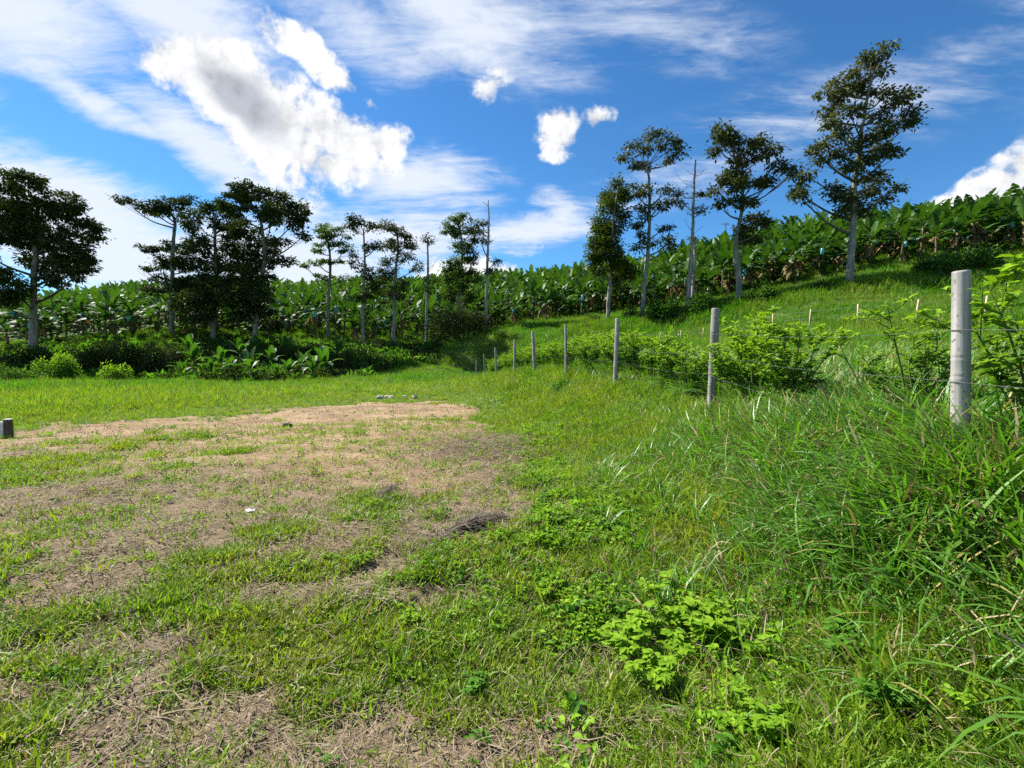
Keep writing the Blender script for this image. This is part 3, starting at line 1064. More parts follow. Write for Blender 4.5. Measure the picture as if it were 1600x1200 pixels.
def tree(label, Y, trunk, w0, w1, clusters, leafmat, barkmat='bark', leaf=.26, dens=1.0, flat=.5, seed=0, cat='tree', group='tall trees along the edge of the plantation',
         name='shade_tree', twigs=5, extra=None, depth=1.0, vine=None):
    """trunk: photo positions up the trunk; clusters: foliage masses (x, y, half width, half height) as seen, given depth of their own"""
    r_ = np.random.default_rng(1000 + seed)
    sc_ = Y / FPX
    x0, y0, _ = W(trunk[0][0], trunk[0][1], Y)
    z0 = gz(x0, y0)
    root = thing(name, (x0, y0, z0), label, cat, group)
    org = np.array([x0, y0, z0])
    tp = [np.array([0, 0, -.4])]
    for i_, (px, py) in enumerate(trunk[1:]):
        p = np.array(W(px, py, Y + r_.normal(0, .25)))
        tp.append(p - org)
    tp = smooth_line(tp, 7)
    tp[1:-1, :2] += r_.normal(0, .035, (len(tp) - 2, 2)) * .5
    rad = np.linspace(w0, w1, len(tp)) * (1 + r_.normal(0, .04, len(tp)))
    rad[0] *= 1.35
    rad[1] *= 1.1
    mb = MB()
    mb.tube(tp, rad, 10)
    frac = .42 + r_.uniform(-.04, .06)
    ncol = len(tp) - 1
    mi_ = (np.repeat(np.arange(ncol), 10) + r_.normal(0, .8, ncol * 10) > frac * ncol).astype(int)
    if barkmat == 'bark':
        mb.qm[0] = mi_
        mb.tm[0] = np.array([0] * 10 + [1] * 10)
    link('trunk', mb.mesh('trunk', [M[barkmat], M['upbark']], True), root)
    crown = MB()
    cen = []
    for (cx, cy, rx, ry) in clusters:
        c = np.array(W(cx, cy, Y)) - org
        c[1] += r_.uniform(-1, 1) * depth * min(rx * sc_ * 1.3, 2.2)
        cen.append((c, rx * sc_, ry * sc_))
    for (c, rx, ry) in cen:
        # limb from the trunk to this foliage mass
        dist = np.linalg.norm(tp[:, :2] - c[:2], axis=1)
        want = c[2] - .55 * np.median(dist) - ry * .4
        ti = int(np.argmin(np.abs(tp[:, 2] - want)))
        ti = min(max(ti, len(tp) // 4), len(tp) - 1)
        a = tp[ti]
        mid = a * .5 + c * .5 + np.array([0, 0, -.1 * np.linalg.norm(c - a)]) + r_.normal(0, .12, 3)
        L = np.linalg.norm(c - a)
        lm = MB()
        lr = min(rad[ti] * .6, .035 + .016 * L + .02 * rx)
        lp = smooth_line([a, mid, c], 4)
        lm.tube(lp, np.linspace(lr, .02, len(lp)), 6)
        for k_ in range(twigs):
            t0 = lp[r_.integers(len(lp) // 2, len(lp))]
            e = c + r_.normal(0, 1, 3) * np.array([rx, rx * .8, ry]) * .55
            tw = smooth_line([t0, (t0 + e) / 2 + r_.normal(0, .1, 3), e], 2)
            lm.tube(tw, np.linspace(.026, .009, len(tw)), 4, cap=False)
        link('limb', lm.mesh('limb', M['darkbark' if barkmat == 'bark' else barkmat], True), root)
        # leafy sprays filling the mass unevenly
        area = rx * ry
        ns = max(3, int(round((area * 11) * dens)))
        for k_ in range(ns):
            u = r_.normal(0, 1, 3)
            u = unit(u) * r_.uniform(.25, 1.02) ** .6
            s_c = c + u * np.array([rx, min(rx, 1.9) * .9, ry]) * .80
            sr = r_.uniform(.25, .55)
            nl = int(r_.integers(36, 60))
            q = r_.normal(0, 1, (nl, 3)) * np.array([sr * .62, sr * .62, sr * flat * .62])
            P = s_c + q
            outd = q + (s_c - c) * .35 + r_.normal(0, .22, (nl, 3))
            outd[:, 2] -= .10
            N_ = np.tile([0, 0, 1.0], (nl, 1)) + r_.normal(0, .45, (nl, 3))
            LL = leaf * 1.22 * r_.uniform(.6, 1.3, nl)
            crown.leaves(P, outd, N_, LL, LL * r_.uniform(.38, .62, nl), 0, np.clip(r_.normal(.45, .28) + r_.normal(0, .2, nl), 0, 1), .15, .2)
    if clusters:
        link('crown', crown.mesh('crown', M[leafmat]), root)
    if extra:
        extra(root, tp, org, r_, Y)
    return root


def bare_twigs(n_, z0f, z1f, L0, L1, mat='deadwood', up=.5, r=.014):
    def f(root, tp, org, r_, Y):
        for k_ in range(n_):
            a = polyline_at(tp, r_.uniform(z0f, z1f))
            yaw = r_.uniform(0, 6.28)
            L = r_.uniform(L0, L1)
            d = np.array([math.cos(yaw), math.sin(yaw) * .6, r_.uniform(-.1, up)])
            p1 = a + d * L * .5 + r_.normal(0, .06, 3)
            p2 = a + d * L + np.array([0, 0, r_.uniform(-.1, .3) * L])
            mb = MB()
            ln = smooth_line([a, p1, p2], 3)
            mb.tube(ln, np.linspace(r * 2, r * .6, len(ln)), 5)
            for q in range(3):
                b0 = ln[r_.integers(2, len(ln))]
                e = b0 + np.array([math.cos(yaw + r_.normal(0, .8)), r_.normal(0, .5), r_.uniform(-.1, .8)]) * L * .3
                mb.tube([b0, (b0 + e) / 2 + r_.normal(0, .03, 3), e], [r, r * .8, r * .5], 4, cap=False)
            link('limb', mb.mesh('limb', M[mat], True), root)
    return f


T = tree
T('broad dark domed tree at the far left edge of the photo', 42, [(52, 556), (52, 500), (53, 440), (56, 380), (60, 310)], .33, .12,
  [(60, 292, 34, 22), (25, 315, 36, 26), (92, 318, 34, 26), (60, 330, 42, 28), (-5, 335, 34, 34), (112, 352, 28, 24), (30, 360, 46, 28), (85, 370, 42, 26), (128, 385, 24, 22), (138, 415, 16, 20), (108, 410, 32, 22), (-10, 385, 36, 30), (45, 400, 46, 26), (75, 425, 38, 22), (20, 430, 40, 20), (60, 455, 32, 22), (38, 470, 26, 16)],
  'darkleaf', leaf=.25, dens=1.25, seed=1, flat=.45)
T('slender tree with a flat wing of foliage reaching left and bare pale lower trunk', 51, [(268, 524), (269, 450), (271, 380), (273, 345), (262, 328)], .26, .09,
  [(208, 318, 16, 7), (228, 324, 20, 9), (250, 328, 18, 11), (275, 325, 24, 16), (298, 318, 16, 10), (252, 382, 20, 11), (235, 390, 14, 8), (286, 388, 14, 12), (240, 412, 22, 8), (226, 422, 12, 6), (262, 405, 18, 12), (288, 415, 18, 14), (240, 433, 30, 9), (278, 440, 26, 16), (258, 455, 22, 10), (296, 450, 20, 22)],
  'darkleaf', leaf=.24, dens=1.2, seed=2, flat=.3)
T('dense dark tree in the middle of the left clump of three', 48, [(333, 548), (334, 500), (338, 440), (336, 380), (336, 335)], .27, .10,
  [(328, 325, 28, 16), (345, 348, 34, 20), (315, 350, 20, 18), (350, 378, 34, 20), (322, 385, 28, 20), (345, 408, 36, 20), (314, 415, 28, 20), (350, 440, 34, 20), (318, 448, 34, 22), (340, 468, 36, 20), (300, 470, 26, 20), (330, 492, 30, 14)],
  'darkleaf', leaf=.25, dens=1.1, seed=3)
T('broad crowned tree with spreading top, rightmost of the left clump', 46, [(398, 552), (400, 500), (408, 440), (414, 400), (410, 360), (400, 320)], .27, .09,
  [(372, 302, 18, 10), (395, 305, 28, 15), (425, 305, 28, 15), (450, 322, 24, 18), (465, 345, 18, 18), (440, 342, 26, 14), (385, 330, 32, 18), (412, 332, 26, 14), (470, 368, 12, 8), (376, 358, 28, 20), (398, 378, 26, 14), (448, 382, 24, 8), (395, 402, 34, 18), (432, 404, 20, 10), (372, 410, 24, 20), (400, 430, 38, 18), (380, 455, 40, 22), (415, 462, 26, 22), (392, 485, 40, 22), (410, 508, 26, 16)],
  'darkleaf', leaf=.25, dens=1.25, seed=4, flat=.4)
T('airy light green tree with flat layers of leaves and a slim trunk', 53, [(513, 531), (513, 470), (516, 420), (512, 375), (500, 350)], .22, .06,
  [(497, 352, 12, 10), (512, 366, 18, 12), (535, 358, 14, 5), (528, 382, 20, 8), (500, 388, 14, 8), (540, 372, 10, 5), (545, 392, 12, 7), (490, 408, 20, 5), (470, 412, 12, 4), (520, 410, 24, 5), (505, 430, 16, 4), (535, 432, 16, 4)],
  'freshleaf', leaf=.22, dens=1.1, seed=5, flat=.28)
T('thin tree with a small round top and a dark tuft halfway up', 50, [(567, 546), (567, 470), (570, 410), (568, 360)], .20, .07,
  [(562, 345, 18, 9), (576, 352, 10, 10), (548, 352, 9, 10), (573, 385, 8, 8), (590, 388, 10, 8), (552, 408, 8, 12), (572, 425, 12, 16), (580, 450, 16, 16), (566, 462, 12, 12)],
  'darkleaf', leaf=.22, dens=1.2, seed=6)
T('forked tree with a wide open olive crown beside the thin round topped tree', 50, [(615, 546), (616, 480), (618, 430), (622, 380), (615, 350)], .20, .06,
  [(606, 356, 22, 11), (628, 362, 18, 12), (640, 378, 12, 12), (600, 380, 16, 12), (622, 388, 18, 10), (603, 405, 16, 10), (632, 405, 18, 8), (650, 415, 9, 9), (612, 425, 20, 10), (596, 432, 14, 12), (634, 440, 12, 8), (625, 458, 16, 14), (608, 455, 14, 12)],
  'oliveleaf', leaf=.22, dens=.95, seed=7)
T('half dead tree with one tuft on top and bare side twigs', 50, [(666, 546), (667, 480), (669, 420), (668, 372)], .17, .08,
  [(668, 372, 8, 8), (672, 438, 5, 8), (669, 455, 6, 12)], 'darkleaf', 'deadwood', leaf=.2, dens=1.2, seed=8, extra=bare_twigs(9, .5, .95, .7, 1.7, up=.7))
T('leafy tree with stepped green crown left of the tall bare pole', 54, [(715, 532), (716, 490), (720, 430), (722, 380), (715, 345)], .22, .08,
  [(705, 340, 16, 7), (722, 343, 14, 8), (698, 358, 14, 8), (720, 362, 18, 8), (740, 358, 12, 12), (716, 378, 14, 8), (744, 376, 8, 10), (728, 392, 20, 9), (712, 405, 20, 10), (740, 408, 14, 12), (700, 415, 18, 12), (724, 424, 26, 12), (744, 436, 10, 7), (696, 436, 16, 10), (716, 444, 24, 10), (705, 460, 20, 12), (728, 462, 20, 12)],
  'freshleaf', leaf=.24, dens=1.15, seed=9, flat=.35)


def pole_extra(root, tp, org, r_, Y):
    for ln, r0 in (([(761, 402), (754, 384), (756, 362), (752, 345)], .07), ([(763, 322), (757, 318), (754, 315)], .04), ([(762, 470), (768, 445), (772, 425)], .07)):
        P = [np.array(W(px, py, Y + i_ * .12)) - org for i_, (px, py) in enumerate(ln)]
        P = smooth_line(P, 4)
        mb = MB()
        mb.tube(P, np.linspace(r0, r0 * .4, len(P)), 6)
        link('limb', mb.mesh('limb', M['darkbark'], True), root)


T('tall bare trunk with a few sparse tufts beside the stepped green tree', 52, [(760, 523), (760, 460), (762, 400), (764, 350), (763, 313)], .21, .045,
  [(756, 350, 7, 8), (750, 362, 6, 6), (759, 372, 5, 6), (776, 410, 12, 8), (768, 424, 8, 8)], 'oliveleaf', 'deadwood', leaf=.2, dens=.8, seed=10, extra=pole_extra, name='bare_tree')
T('leaning column shaped tree of fine yellow green leaves', 46, [(949, 506), (952, 460), (955, 410), (958, 350), (966, 290)], .21, .07,
  [(968, 285, 12, 9), (960, 300, 18, 12), (976, 306, 11, 14), (955, 322, 20, 13), (974, 334, 11, 10), (948, 342, 20, 13), (940, 362, 20, 13), (962, 358, 16, 12), (934, 382, 18, 13), (955, 380, 18, 12), (930, 402, 18, 12), (950, 402, 18, 12), (968, 392, 10, 8), (935, 418, 16, 8), (958, 418, 14, 8), (975, 410, 12, 10), (984, 424, 14, 14), (965, 432, 14, 12)],
  'fineleaf', leaf=.2, dens=2.6, seed=11, flat=.8, extra=bare_twigs(4, .85, .99, 1.2, 2.4, up=.6, r=.010))
T('tall slender tree with a thin ring shaped crown and bare fork', 45, [(1003, 501), (1007, 450), (1012, 400), (1015, 340), (1014, 280), (1010, 260)], .22, .07,
  [(990, 222, 14, 9), (1012, 212, 18, 8), (1035, 213, 16, 8), (1052, 228, 12, 10), (980, 240, 11, 9), (1056, 242, 8, 6), (1000, 238, 12, 7), (1030, 236, 14, 7), (1040, 252, 12, 6), (992, 256, 8, 6), (1010, 255, 8, 5), (1002, 288, 12, 8), (992, 304, 10, 8), (1012, 306, 12, 8), (1036, 300, 10, 6), (1005, 325, 10, 8), (1030, 320, 14, 9), (1044, 312, 7, 7), (1013, 338, 12, 9), (996, 352, 7, 5), (1036, 360, 12, 6), (1050, 372, 12, 7), (1028, 376, 12, 9), (1006, 372, 13, 9), (998, 386, 10, 7), (1044, 388, 7, 6)],
  'oliveleaf', leaf=.26, dens=.75, seed=12, flat=.5)
T('dead grey snag bristling with fine twigs', 43, [(1074, 489), (1078, 430), (1082, 370), (1084, 300), (1087, 250)], .22, .06,
  [(1070, 312, 9, 8), (1094, 330, 6, 7), (1062, 300, 7, 5), (1096, 300, 6, 5)], 'oliveleaf', 'deadwood', leaf=.2, dens=.5, seed=13, name='dead_tree', cat='dead tree', extra=bare_twigs(26, .45, .98, .5, 1.9, up=.8, r=.009))
T('short broken trunk standing right behind the dead grey snag', 44.5, [(1080, 488), (1083, 450), (1086, 400), (1085, 368)], .17, .08,
  [(1083, 372, 4, 4)], 'darkleaf', 'deadwood', leaf=.15, dens=.6, seed=14, name='dead_tree', cat='dead tree')
T('crooked tree with clumped grey green crown and hanging inner tuft', 41, [(1152, 477), (1155, 440), (1150, 400), (1151, 370), (1160, 320), (1160, 260)], .30, .09,
  [(1128, 205, 18, 9), (1112, 220, 12, 10), (1140, 215, 16, 12), (1122, 236, 14, 7), (1150, 222, 14, 12), (1168, 228, 16, 10), (1192, 220, 16, 10), (1160, 248, 22, 12), (1188, 246, 20, 10), (1180, 268, 22, 10), (1205, 262, 14, 7), (1225, 266, 14, 6), (1236, 272, 6, 4), (1150, 272, 20, 12), (1126, 280, 15, 10), (1112, 300, 10, 8), (1140, 298, 18, 10), (1170, 292, 20, 10), (1196, 290, 12, 8), (1125, 318, 14, 8), (1150, 318, 14, 10), (1180, 312, 12, 8), (1190, 336, 22, 9), (1172, 350, 20, 10), (1198, 352, 14, 8), (1160, 368, 16, 9), (1184, 370, 18, 8)],
  'oliveleaf', leaf=.26, dens=1.15, seed=15)
T('tallest tree with a long ragged crown and straight pale trunk', 37, [(1327, 448), (1330, 400), (1333, 345), (1335, 300), (1342, 240), (1350, 180), (1362, 120)], .30, .09,
  [(1382, 78, 10, 7), (1368, 90, 18, 9), (1352, 98, 14, 7), (1385, 100, 10, 9), (1350, 118, 26, 11), (1338, 132, 20, 10), (1310, 130, 18, 7), (1290, 145, 14, 8), (1315, 148, 14, 7), (1365, 135, 14, 9), (1395, 138, 14, 8), (1410, 145, 9, 8), (1400, 160, 18, 8), (1418, 178, 14, 13), (1398, 188, 16, 9), (1385, 172, 14, 10), (1424, 192, 8, 7), (1300, 168, 16, 7), (1312, 185, 20, 9), (1285, 200, 15, 8), (1325, 205, 16, 10), (1290, 222, 17, 7), (1265, 238, 10, 6), (1345, 222, 18, 10), (1372, 208, 18, 12), (1385, 228, 14, 10), (1312, 240, 20, 9), (1283, 250, 14, 7), (1345, 250, 18, 11), (1375, 250, 18, 10), (1318, 262, 18, 8), (1352, 275, 18, 9), (1385, 275, 10, 8), (1268, 272, 14, 8), (1252, 290, 14, 9), (1244, 308, 13, 11), (1312, 290, 18, 9), (1340, 297, 20, 9), (1372, 292, 20, 9), (1393, 296, 10, 8), (1322, 312, 20, 8), (1352, 312, 22, 9), (1382, 312, 10, 8), (1318, 328, 8, 6), (1356, 328, 14, 7)],
  'oliveleaf', leaf=.25, dens=1.3, seed=16)
T('small dark reddish tree rising over the banana leaves at the right edge', 50, [(1590, 380), (1588, 350), (1587, 335)], .1, .05,
  [(1592, 328, 10, 6), (1586, 340, 11, 8), (1580, 352, 8, 7), (1572, 368, 7, 8)], 'red', 'darkbark', leaf=.22, dens=2.2, seed=17, group=None)
T('small dark leafy tree peeping over the plantation left of the tallest tree', 70, [(1206, 400), (1206, 370), (1206, 352)], .12, .06,
  [(1205, 356, 8, 7), (1198, 362, 7, 6), (1212, 362, 5, 8)], 'darkleaf', 'darkbark', leaf=.3, dens=1.5, seed=18, group=None)

# distant utility pole on the ridge
px0 = W(1133, 395, 72)
pr_ = thing('utility_pole', (px0[0], px0[1], gz(px0[0], px0[1])), 'thin dark utility pole on the plantation ridge', 'pole')
zt = W(1133, 347, 72)[2] - gz(px0[0], px0[1])
mb = MB()
mb.tube([(0, 0, -.3), (0, 0, zt)], [.13, .09], 8)
link('pole', mb.mesh('pole', M['wood_and_shade'], True), pr_)
mb = MB()
mb.tube([(-.6, .12, zt - .25), (.6, .12, zt - .25)], [.05, .05], 6)
link('crossarm', mb.mesh('crossarm', M['wood_and_shade']), pr_)

# ------------------------------------------------------------------ bushes
def bush_mesh(seed, rx, ry, h, leafL, nl, lumps=9, wide=.55, tipbright=True, upright=.5):
    """leafy shrub: leaves on the outside of several lumps on short stems"""
    r_ = np.random.default_rng(seed)
    lv = MB()
    st = MB()
    for k_ in range(lumps):
        a = r_.uniform(0, 6.28)
        rad = math.sqrt(r_.random()) * .62
        c = np.array([math.cos(a) * rad * rx, math.sin(a) * rad * ry, h * r_.uniform(.32, .78) * (1 - .35 * rad)])
        cr = np.array([rx, ry, h * .9]) * r_.uniform(.28, .48)
        st.tube(smooth_line([np.array([c[0] * .15, c[1] * .15, -.05]), c * .5 + r_.normal(0, .04, 3), c], 3), np.linspace(.022, .008, 7), 5)
        n_ = nl // lumps
        u = r_.normal(0, 1, (n_, 3))
        u /= np.linalg.norm(u, axis=1)[:, None]
        rr_ = r_.uniform(.55, 1.08, n_)[:, None]
        P = c + u * cr * rr_ + r_.normal(0, leafL * .3, (n_, 3))
        P[:, 2] = np.maximum(P[:, 2], .02)
        Dd = u + np.array([0, 0, upright]) + r_.normal(0, .5, (n_, 3))
        N_ = np.tile([0, 0, 1.0], (n_, 1)) + u * .5 + r_.normal(0, .4, (n_, 3))
        LL = leafL * r_.uniform(.6, 1.25, n_)
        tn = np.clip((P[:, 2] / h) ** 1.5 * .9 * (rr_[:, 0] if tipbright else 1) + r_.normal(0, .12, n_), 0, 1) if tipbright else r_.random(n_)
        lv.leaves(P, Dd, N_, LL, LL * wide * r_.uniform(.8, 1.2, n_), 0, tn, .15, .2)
    return lv, st


def bush(px, py, Y, rx, ry, label, mat='shrub', leafL=.18, nl=1600, seed=0, group=None, name='bush', lumps=10, sink=.15):
    """rx, ry: half width and height as seen, in photo pixels"""
    x_, y_, _ = W(px, py, Y)
    k_ = Y / FPX
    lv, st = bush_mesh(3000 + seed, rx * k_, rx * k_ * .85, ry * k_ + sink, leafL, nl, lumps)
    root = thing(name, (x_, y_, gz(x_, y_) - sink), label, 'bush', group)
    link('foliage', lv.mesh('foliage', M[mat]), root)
    link('stems', st.mesh('stems', M['darkbark'], True), root)
    return root


bush(92, 602, 30, 33, 50, 'round yellow green bush past the lot, larger of the two bright ones', 'lime', .15, 3200, 1)
bush(182, 604, 30, 28, 34, 'low bright green bush right of the larger round yellow green bush', 'lime', .14, 2200, 2)
bush(12, 606, 29, 34, 32, 'pale green bush at the left edge behind the grass strip', 'shrub', .15, 1700, 3)
bush(62, 598, 34, 18, 30, 'small grey green bush between the pale and the yellow green ones', 'shrub', .16, 900, 4)
bush(40, 585, 37, 36, 40, 'dark bush at the foot of the broad domed tree', 'darkleaf', .2, 2000, 5)
bush(150, 598, 35, 40, 52, 'dark bushy mass behind the two bright bushes', 'darkleaf', .2, 3000, 6)
bush(215, 600, 35, 48, 56, 'wide dark bush left of the young banana plants', 'darkleaf', .2, 3600, 7)
bush(268, 560, 40, 30, 34, 'dark shrub below the tree with the flat wing', 'darkleaf', .2, 1500, 8)
bush(700, 532, 49, 42, 62, 'big dark green bush below the stepped green tree', 'darkleaf', .24, 4200, 9, lumps=16)
bush(742, 528, 50, 26, 40, 'dark bush beside the tall bare trunk', 'darkleaf', .22, 1600, 10)
bush(672, 560, 43, 14, 18, 'small leafy shrub alone on the shaded grass slope', 'shrub', .2, 500, 11)
bush(535, 592, 37, 28, 46, 'dark shrub at the right end of the shaded bank', 'darkleaf', .2, 1700, 12)
bush(556, 570, 40, 26, 36, 'shrub with a green lit edge under the thin round topped tree', 'shrub', .2, 1400, 13)
bush(600, 548, 47, 34, 22, 'low dark brush beneath the forked tree', 'darkleaf', .2, 1500, 14)
bush(475, 552, 43, 44, 26, 'dark brush on top of the bank under the airy tree', 'darkleaf', .2, 2000, 15)
bush(425, 560, 42, 34, 24, 'dark brush on top of the bank under the broad crowned tree', 'darkleaf', .2, 1500, 16)
bush(350, 560, 42, 36, 22, 'dark brush at the foot of the dense dark tree', 'darkleaf', .2, 1500, 17)
bush(1036, 494, 42, 28, 40, 'leafy coffee like bush between the ring crowned tree and the snag', 'shrub', .25, 2200, 18)
bush(1098, 488, 41, 26, 34, 'dark leafy bush just right of the dead grey snag', 'shrub', .25, 1900, 19)
bush(985, 500, 45, 20, 22, 'small dark bush between the column shaped tree and the slender one', 'darkleaf', .2, 900, 20)
bush(1188, 470, 39, 26, 26, 'low leafy bush right of the crooked tree', 'shrub', .25, 1400, 21)
bush(1470, 424, 35, 38, 38, 'rounded leafy bush before the banana plants, left one behind the near post', 'shrub', .22, 2600, 22, lumps=16)
bush(1532, 412, 35, 40, 42, 'rounded leafy bush before the banana plants, above the near post', 'shrub', .22, 2600, 23, lumps=16)
bush(1285, 450, 37, 18, 16, 'small dark bush left of the tallest tree trunk', 'darkleaf', .2, 600, 24)
bush(930, 508, 47, 18, 14, 'low bush left of the leaning column shaped tree', 'shrub', .2, 600, 25)
bush(782, 540, 46, 14, 12, 'low bush on the slope right of the tall bare pole', 'shrub', .2, 400, 26)
bush(878, 604, 13.5, 18, 22, 'rounded dark green weed bush on the bank, nearer than the fence', 'darkweed', .07, 900, 27)

# ------------------------------------------------------------------ banana plants
def banana_leaf(seed, L, Wd, e0, arc, torn=.3, segs=7, mat=0):
    r_ = np.random.default_rng(seed)
    mb = MB()
    p = np.array([0, 0, 0.0])
    th_ = e0
    C = [p]
    for s in range(segs):
        p = p + L / segs * np.array([math.cos(th_), 0, math.sin(th_)])
        C.append(p)
        th_ -= arc / segs * (0.5 + s / segs)
    C = np.array(C)
    tt = np.linspace(0, 1, segs + 1)
    wp = np.interp(tt, [0, .12, .2, .45, .8, .95, 1], [.06, .08, .7, 1, .85, .45, .05]) * Wd / 2
    for side in (1, -1):
        for s in range(segs):
            a, b = C[s], C[s + 1]
            tn = unit(b - a)
            up = np.array([-tn[2], 0, tn[0]])
            dr0 = -r_.uniform(0, torn) if tt[s] > .15 else 0
            for_ = r_.uniform(.0, .12) * L / segs
            sA = np.array([0, side, 0]) * wp[s] + up * wp[s] * (.35 + dr0 * 1.6)
            sB = np.array([0, side, 0]) * wp[s + 1] + up * wp[s + 1] * (.35 + dr0 * 1.6)
            mb.add([a, b, b + sB - tn * for_, a + sA + tn * for_], [(0, 1, 2, 3) if side < 0 else (3, 2, 1, 0)], None, mat, .5 + r_.normal(0, .15))
    return mb, C


BL = []
for i_, (L, e0, arc) in enumerate([(2.1, 1.45, .35), (2.3, 1.25, .9), (2.4, 1.05, 1.5), (2.4, .85, 1.9), (2.2, .5, 1.9), (2.0, .15, 1.5), (1.5, 1.5, .15)]):
    mb, _c = banana_leaf(40 + i_, L, .62 if i_ < 6 else .3, e0, arc, .15 + .10 * i_)
    BL.append(mb.mesh('banana_leaf', M['banana']))
mb, _c = banana_leaf(60, 1.7, .34, -.6, .9, .8)
BL.append(mb.mesh('dead_banana_leaf', M['deadbanana']))
YL = []
for i_, (L, e0, arc) in enumerate([(1.3, 1.45, .35), (1.5, 1.2, .9), (1.5, .9, 1.6), (1.4, .6, 1.7), (1.0, 1.5, .1)]):
    mb, _c = banana_leaf(80 + i_, L, .46 if i_ < 4 else .25, e0, arc, .15)
    YL.append(mb.mesh('young_banana_leaf', M['youngbanana']))
PS = []
for i_ in range(3):
    h = (2.5, 2.1, 2.8)[i_]
    mb = MB()
    prof = [(0, 0, -.3), (0, 0, 0), (.02 * i_, .01, h * .35), (.03 * i_, -.03, h * .7), (.02, 0, h)]
    mb.tube(smooth_line(prof, 2), np.linspace(.155, .085, 9), 8)
    PS.append((mb.mesh('pseudostem', M['pstem'], True), h))
mb = MB()
mb.tube([(0, 0, -.2), (0, 0, .5), (0, 0, .75)], [.09, .07, .05], 8)
YPS = mb.mesh('young_pseudostem', M['gstem'], True)
mb = MB()
mb.lathe([(.02, 0), (.08, -.05), (.19, -.16), (.24, -.38), (.25, -.62), (.23, -.85), (.20, -.98), (.12, -.93)], 10, wob=.06)
BAG = mb.mesh('fruit_bag', M['bag'], True)


def banana_plan(r_, h):
    """leaf kind, azimuth, height for one plant"""
    out_ = []
    kinds = [6, 0, 1, 1, 2, 2, 3, 3, 4, 4, 5, 5]
    a = r_.uniform(0, 6.28)
    for k_ in kinds:
        if r_.random() < .1:
            continue
        out_.append((k_, a, h - .05 * k_, r_.uniform(.85, 1.18)))
        a += 2.4 + r_.normal(0, .25)
    for q in range(r_.integers(0, 4)):
        out_.append((7, r_.uniform(0, 6.28), h - .25, r_.uniform(.8, 1.2)))
    if r_.random() < .55:                     # a sucker's leaves at the foot
        for q in range(r_.integers(3, 6)):
            out_.append((int(r_.integers(0, 4)), r_.uniform(0, 6.28), .15, r_.uniform(.45, .75)))
    return out_


def mesh_arrays(me):
    v = np.empty(len(me.vertices) * 3)
    me.vertices.foreach_get('co', v)
    f = np.array([p.vertices[:] for p in me.polygons])
    return v.reshape(-1, 3), f


BLA = [mesh_arrays(m_) for m_ in BL]


def joined_crown(plan):
    mb = MB()
    for (k_, a, h, s) in plan:
        v, f = BLA[k_]
        ca, sa = math.cos(a), math.sin(a)
        v2 = v * s
        v2 = np.stack([v2[:, 0] * ca - v2[:, 1] * sa, v2[:, 0] * sa + v2[:, 1] * ca, v2[:, 2] + h], 1)
        mb.add(v2, f, None, 1 if k_ == 7 else 0, rng.random())
    return mb


# where plants stand: rows across the hill, behind its lower edge
def base_line(px):
    return np.interp(px, [-300, 0, 120, 230, 330, 400, 500, 600, 700, 800, 900, 950, 1050, 1130, 1250, 1330, 1450, 1600, 1900], [48, 46, 49, 49, 50, 50, 51, 52, 55, 55, 53, 52, 49, 46, 43.5, 42, 39.5, 38, 36])


cand = []
for iy in range(-2, 40):
    for ix in range(-70, 71):
        gx_ = ix * 2.15 + (iy % 2) * 1.0
        gy_ = 36 + iy * 2.05
        x_ = gx_ + rng.normal(0, .32)
        y_ = gy_ + rng.normal(0, .32)
        px = 800 + x_ / y_ * FPX
        if px < -160 or px > 1760:
            continue
        b = base_line(px)
        top = np.interp(px, [0, 800, 1100, 1300, 1600], [96, 97, 78, 64, 57])
        if y_ < b or y_ > top:
            continue
        if px < 640 and rng.random() < .28:
            continue
        cand.append((math.hypot(x_, y_), x_, y_, px))
cand.sort()
zz = height([c[1] for c in cand], [c[2] for c in cand])
inview = [(i_, c) for i_, c in enumerate(cand) if -30 < c[3] < 1630]
# the plants that show largest: nearest ones, and the ones that stand on the front rows
chosen = [i_ for i_, c in inview]
key = {i_: (c[2] - base_line(c[3])) + .35 * c[2] for i_, c in inview}
chosen.sort(key=lambda i_: key[i_])
chosen = chosen[:285]
cset = set(chosen)
ANCH = [(52, 'the domed tree'), (165, 'the gap right of the domed tree'), (268, 'the flat winged tree'), (333, 'the dense dark tree'), (398, 'the broad crowned tree'), (455, 'the gap right of the broad tree'), (512, 'the airy tree'), (567, 'the thin round topped tree'), (615, 'the forked tree'),
        (666, 'the half dead tree'), (715, 'the stepped green tree'), (760, 'the tall bare pole'), (830, 'the fifth fence post'), (890, 'the crooked thin post'), (949, 'the column shaped tree'), (1003, 'the ring crowned tree'), (1075, 'the grey snag'),
        (1152, 'the crooked tree'), (1240, 'the gap before the tallest tree'), (1327, 'the tallest tree'), (1400, 'the gap right of the tallest tree'), (1470, 'the left rounded bush'), (1532, 'the right rounded bush'), (1590, 'the right photo edge')]
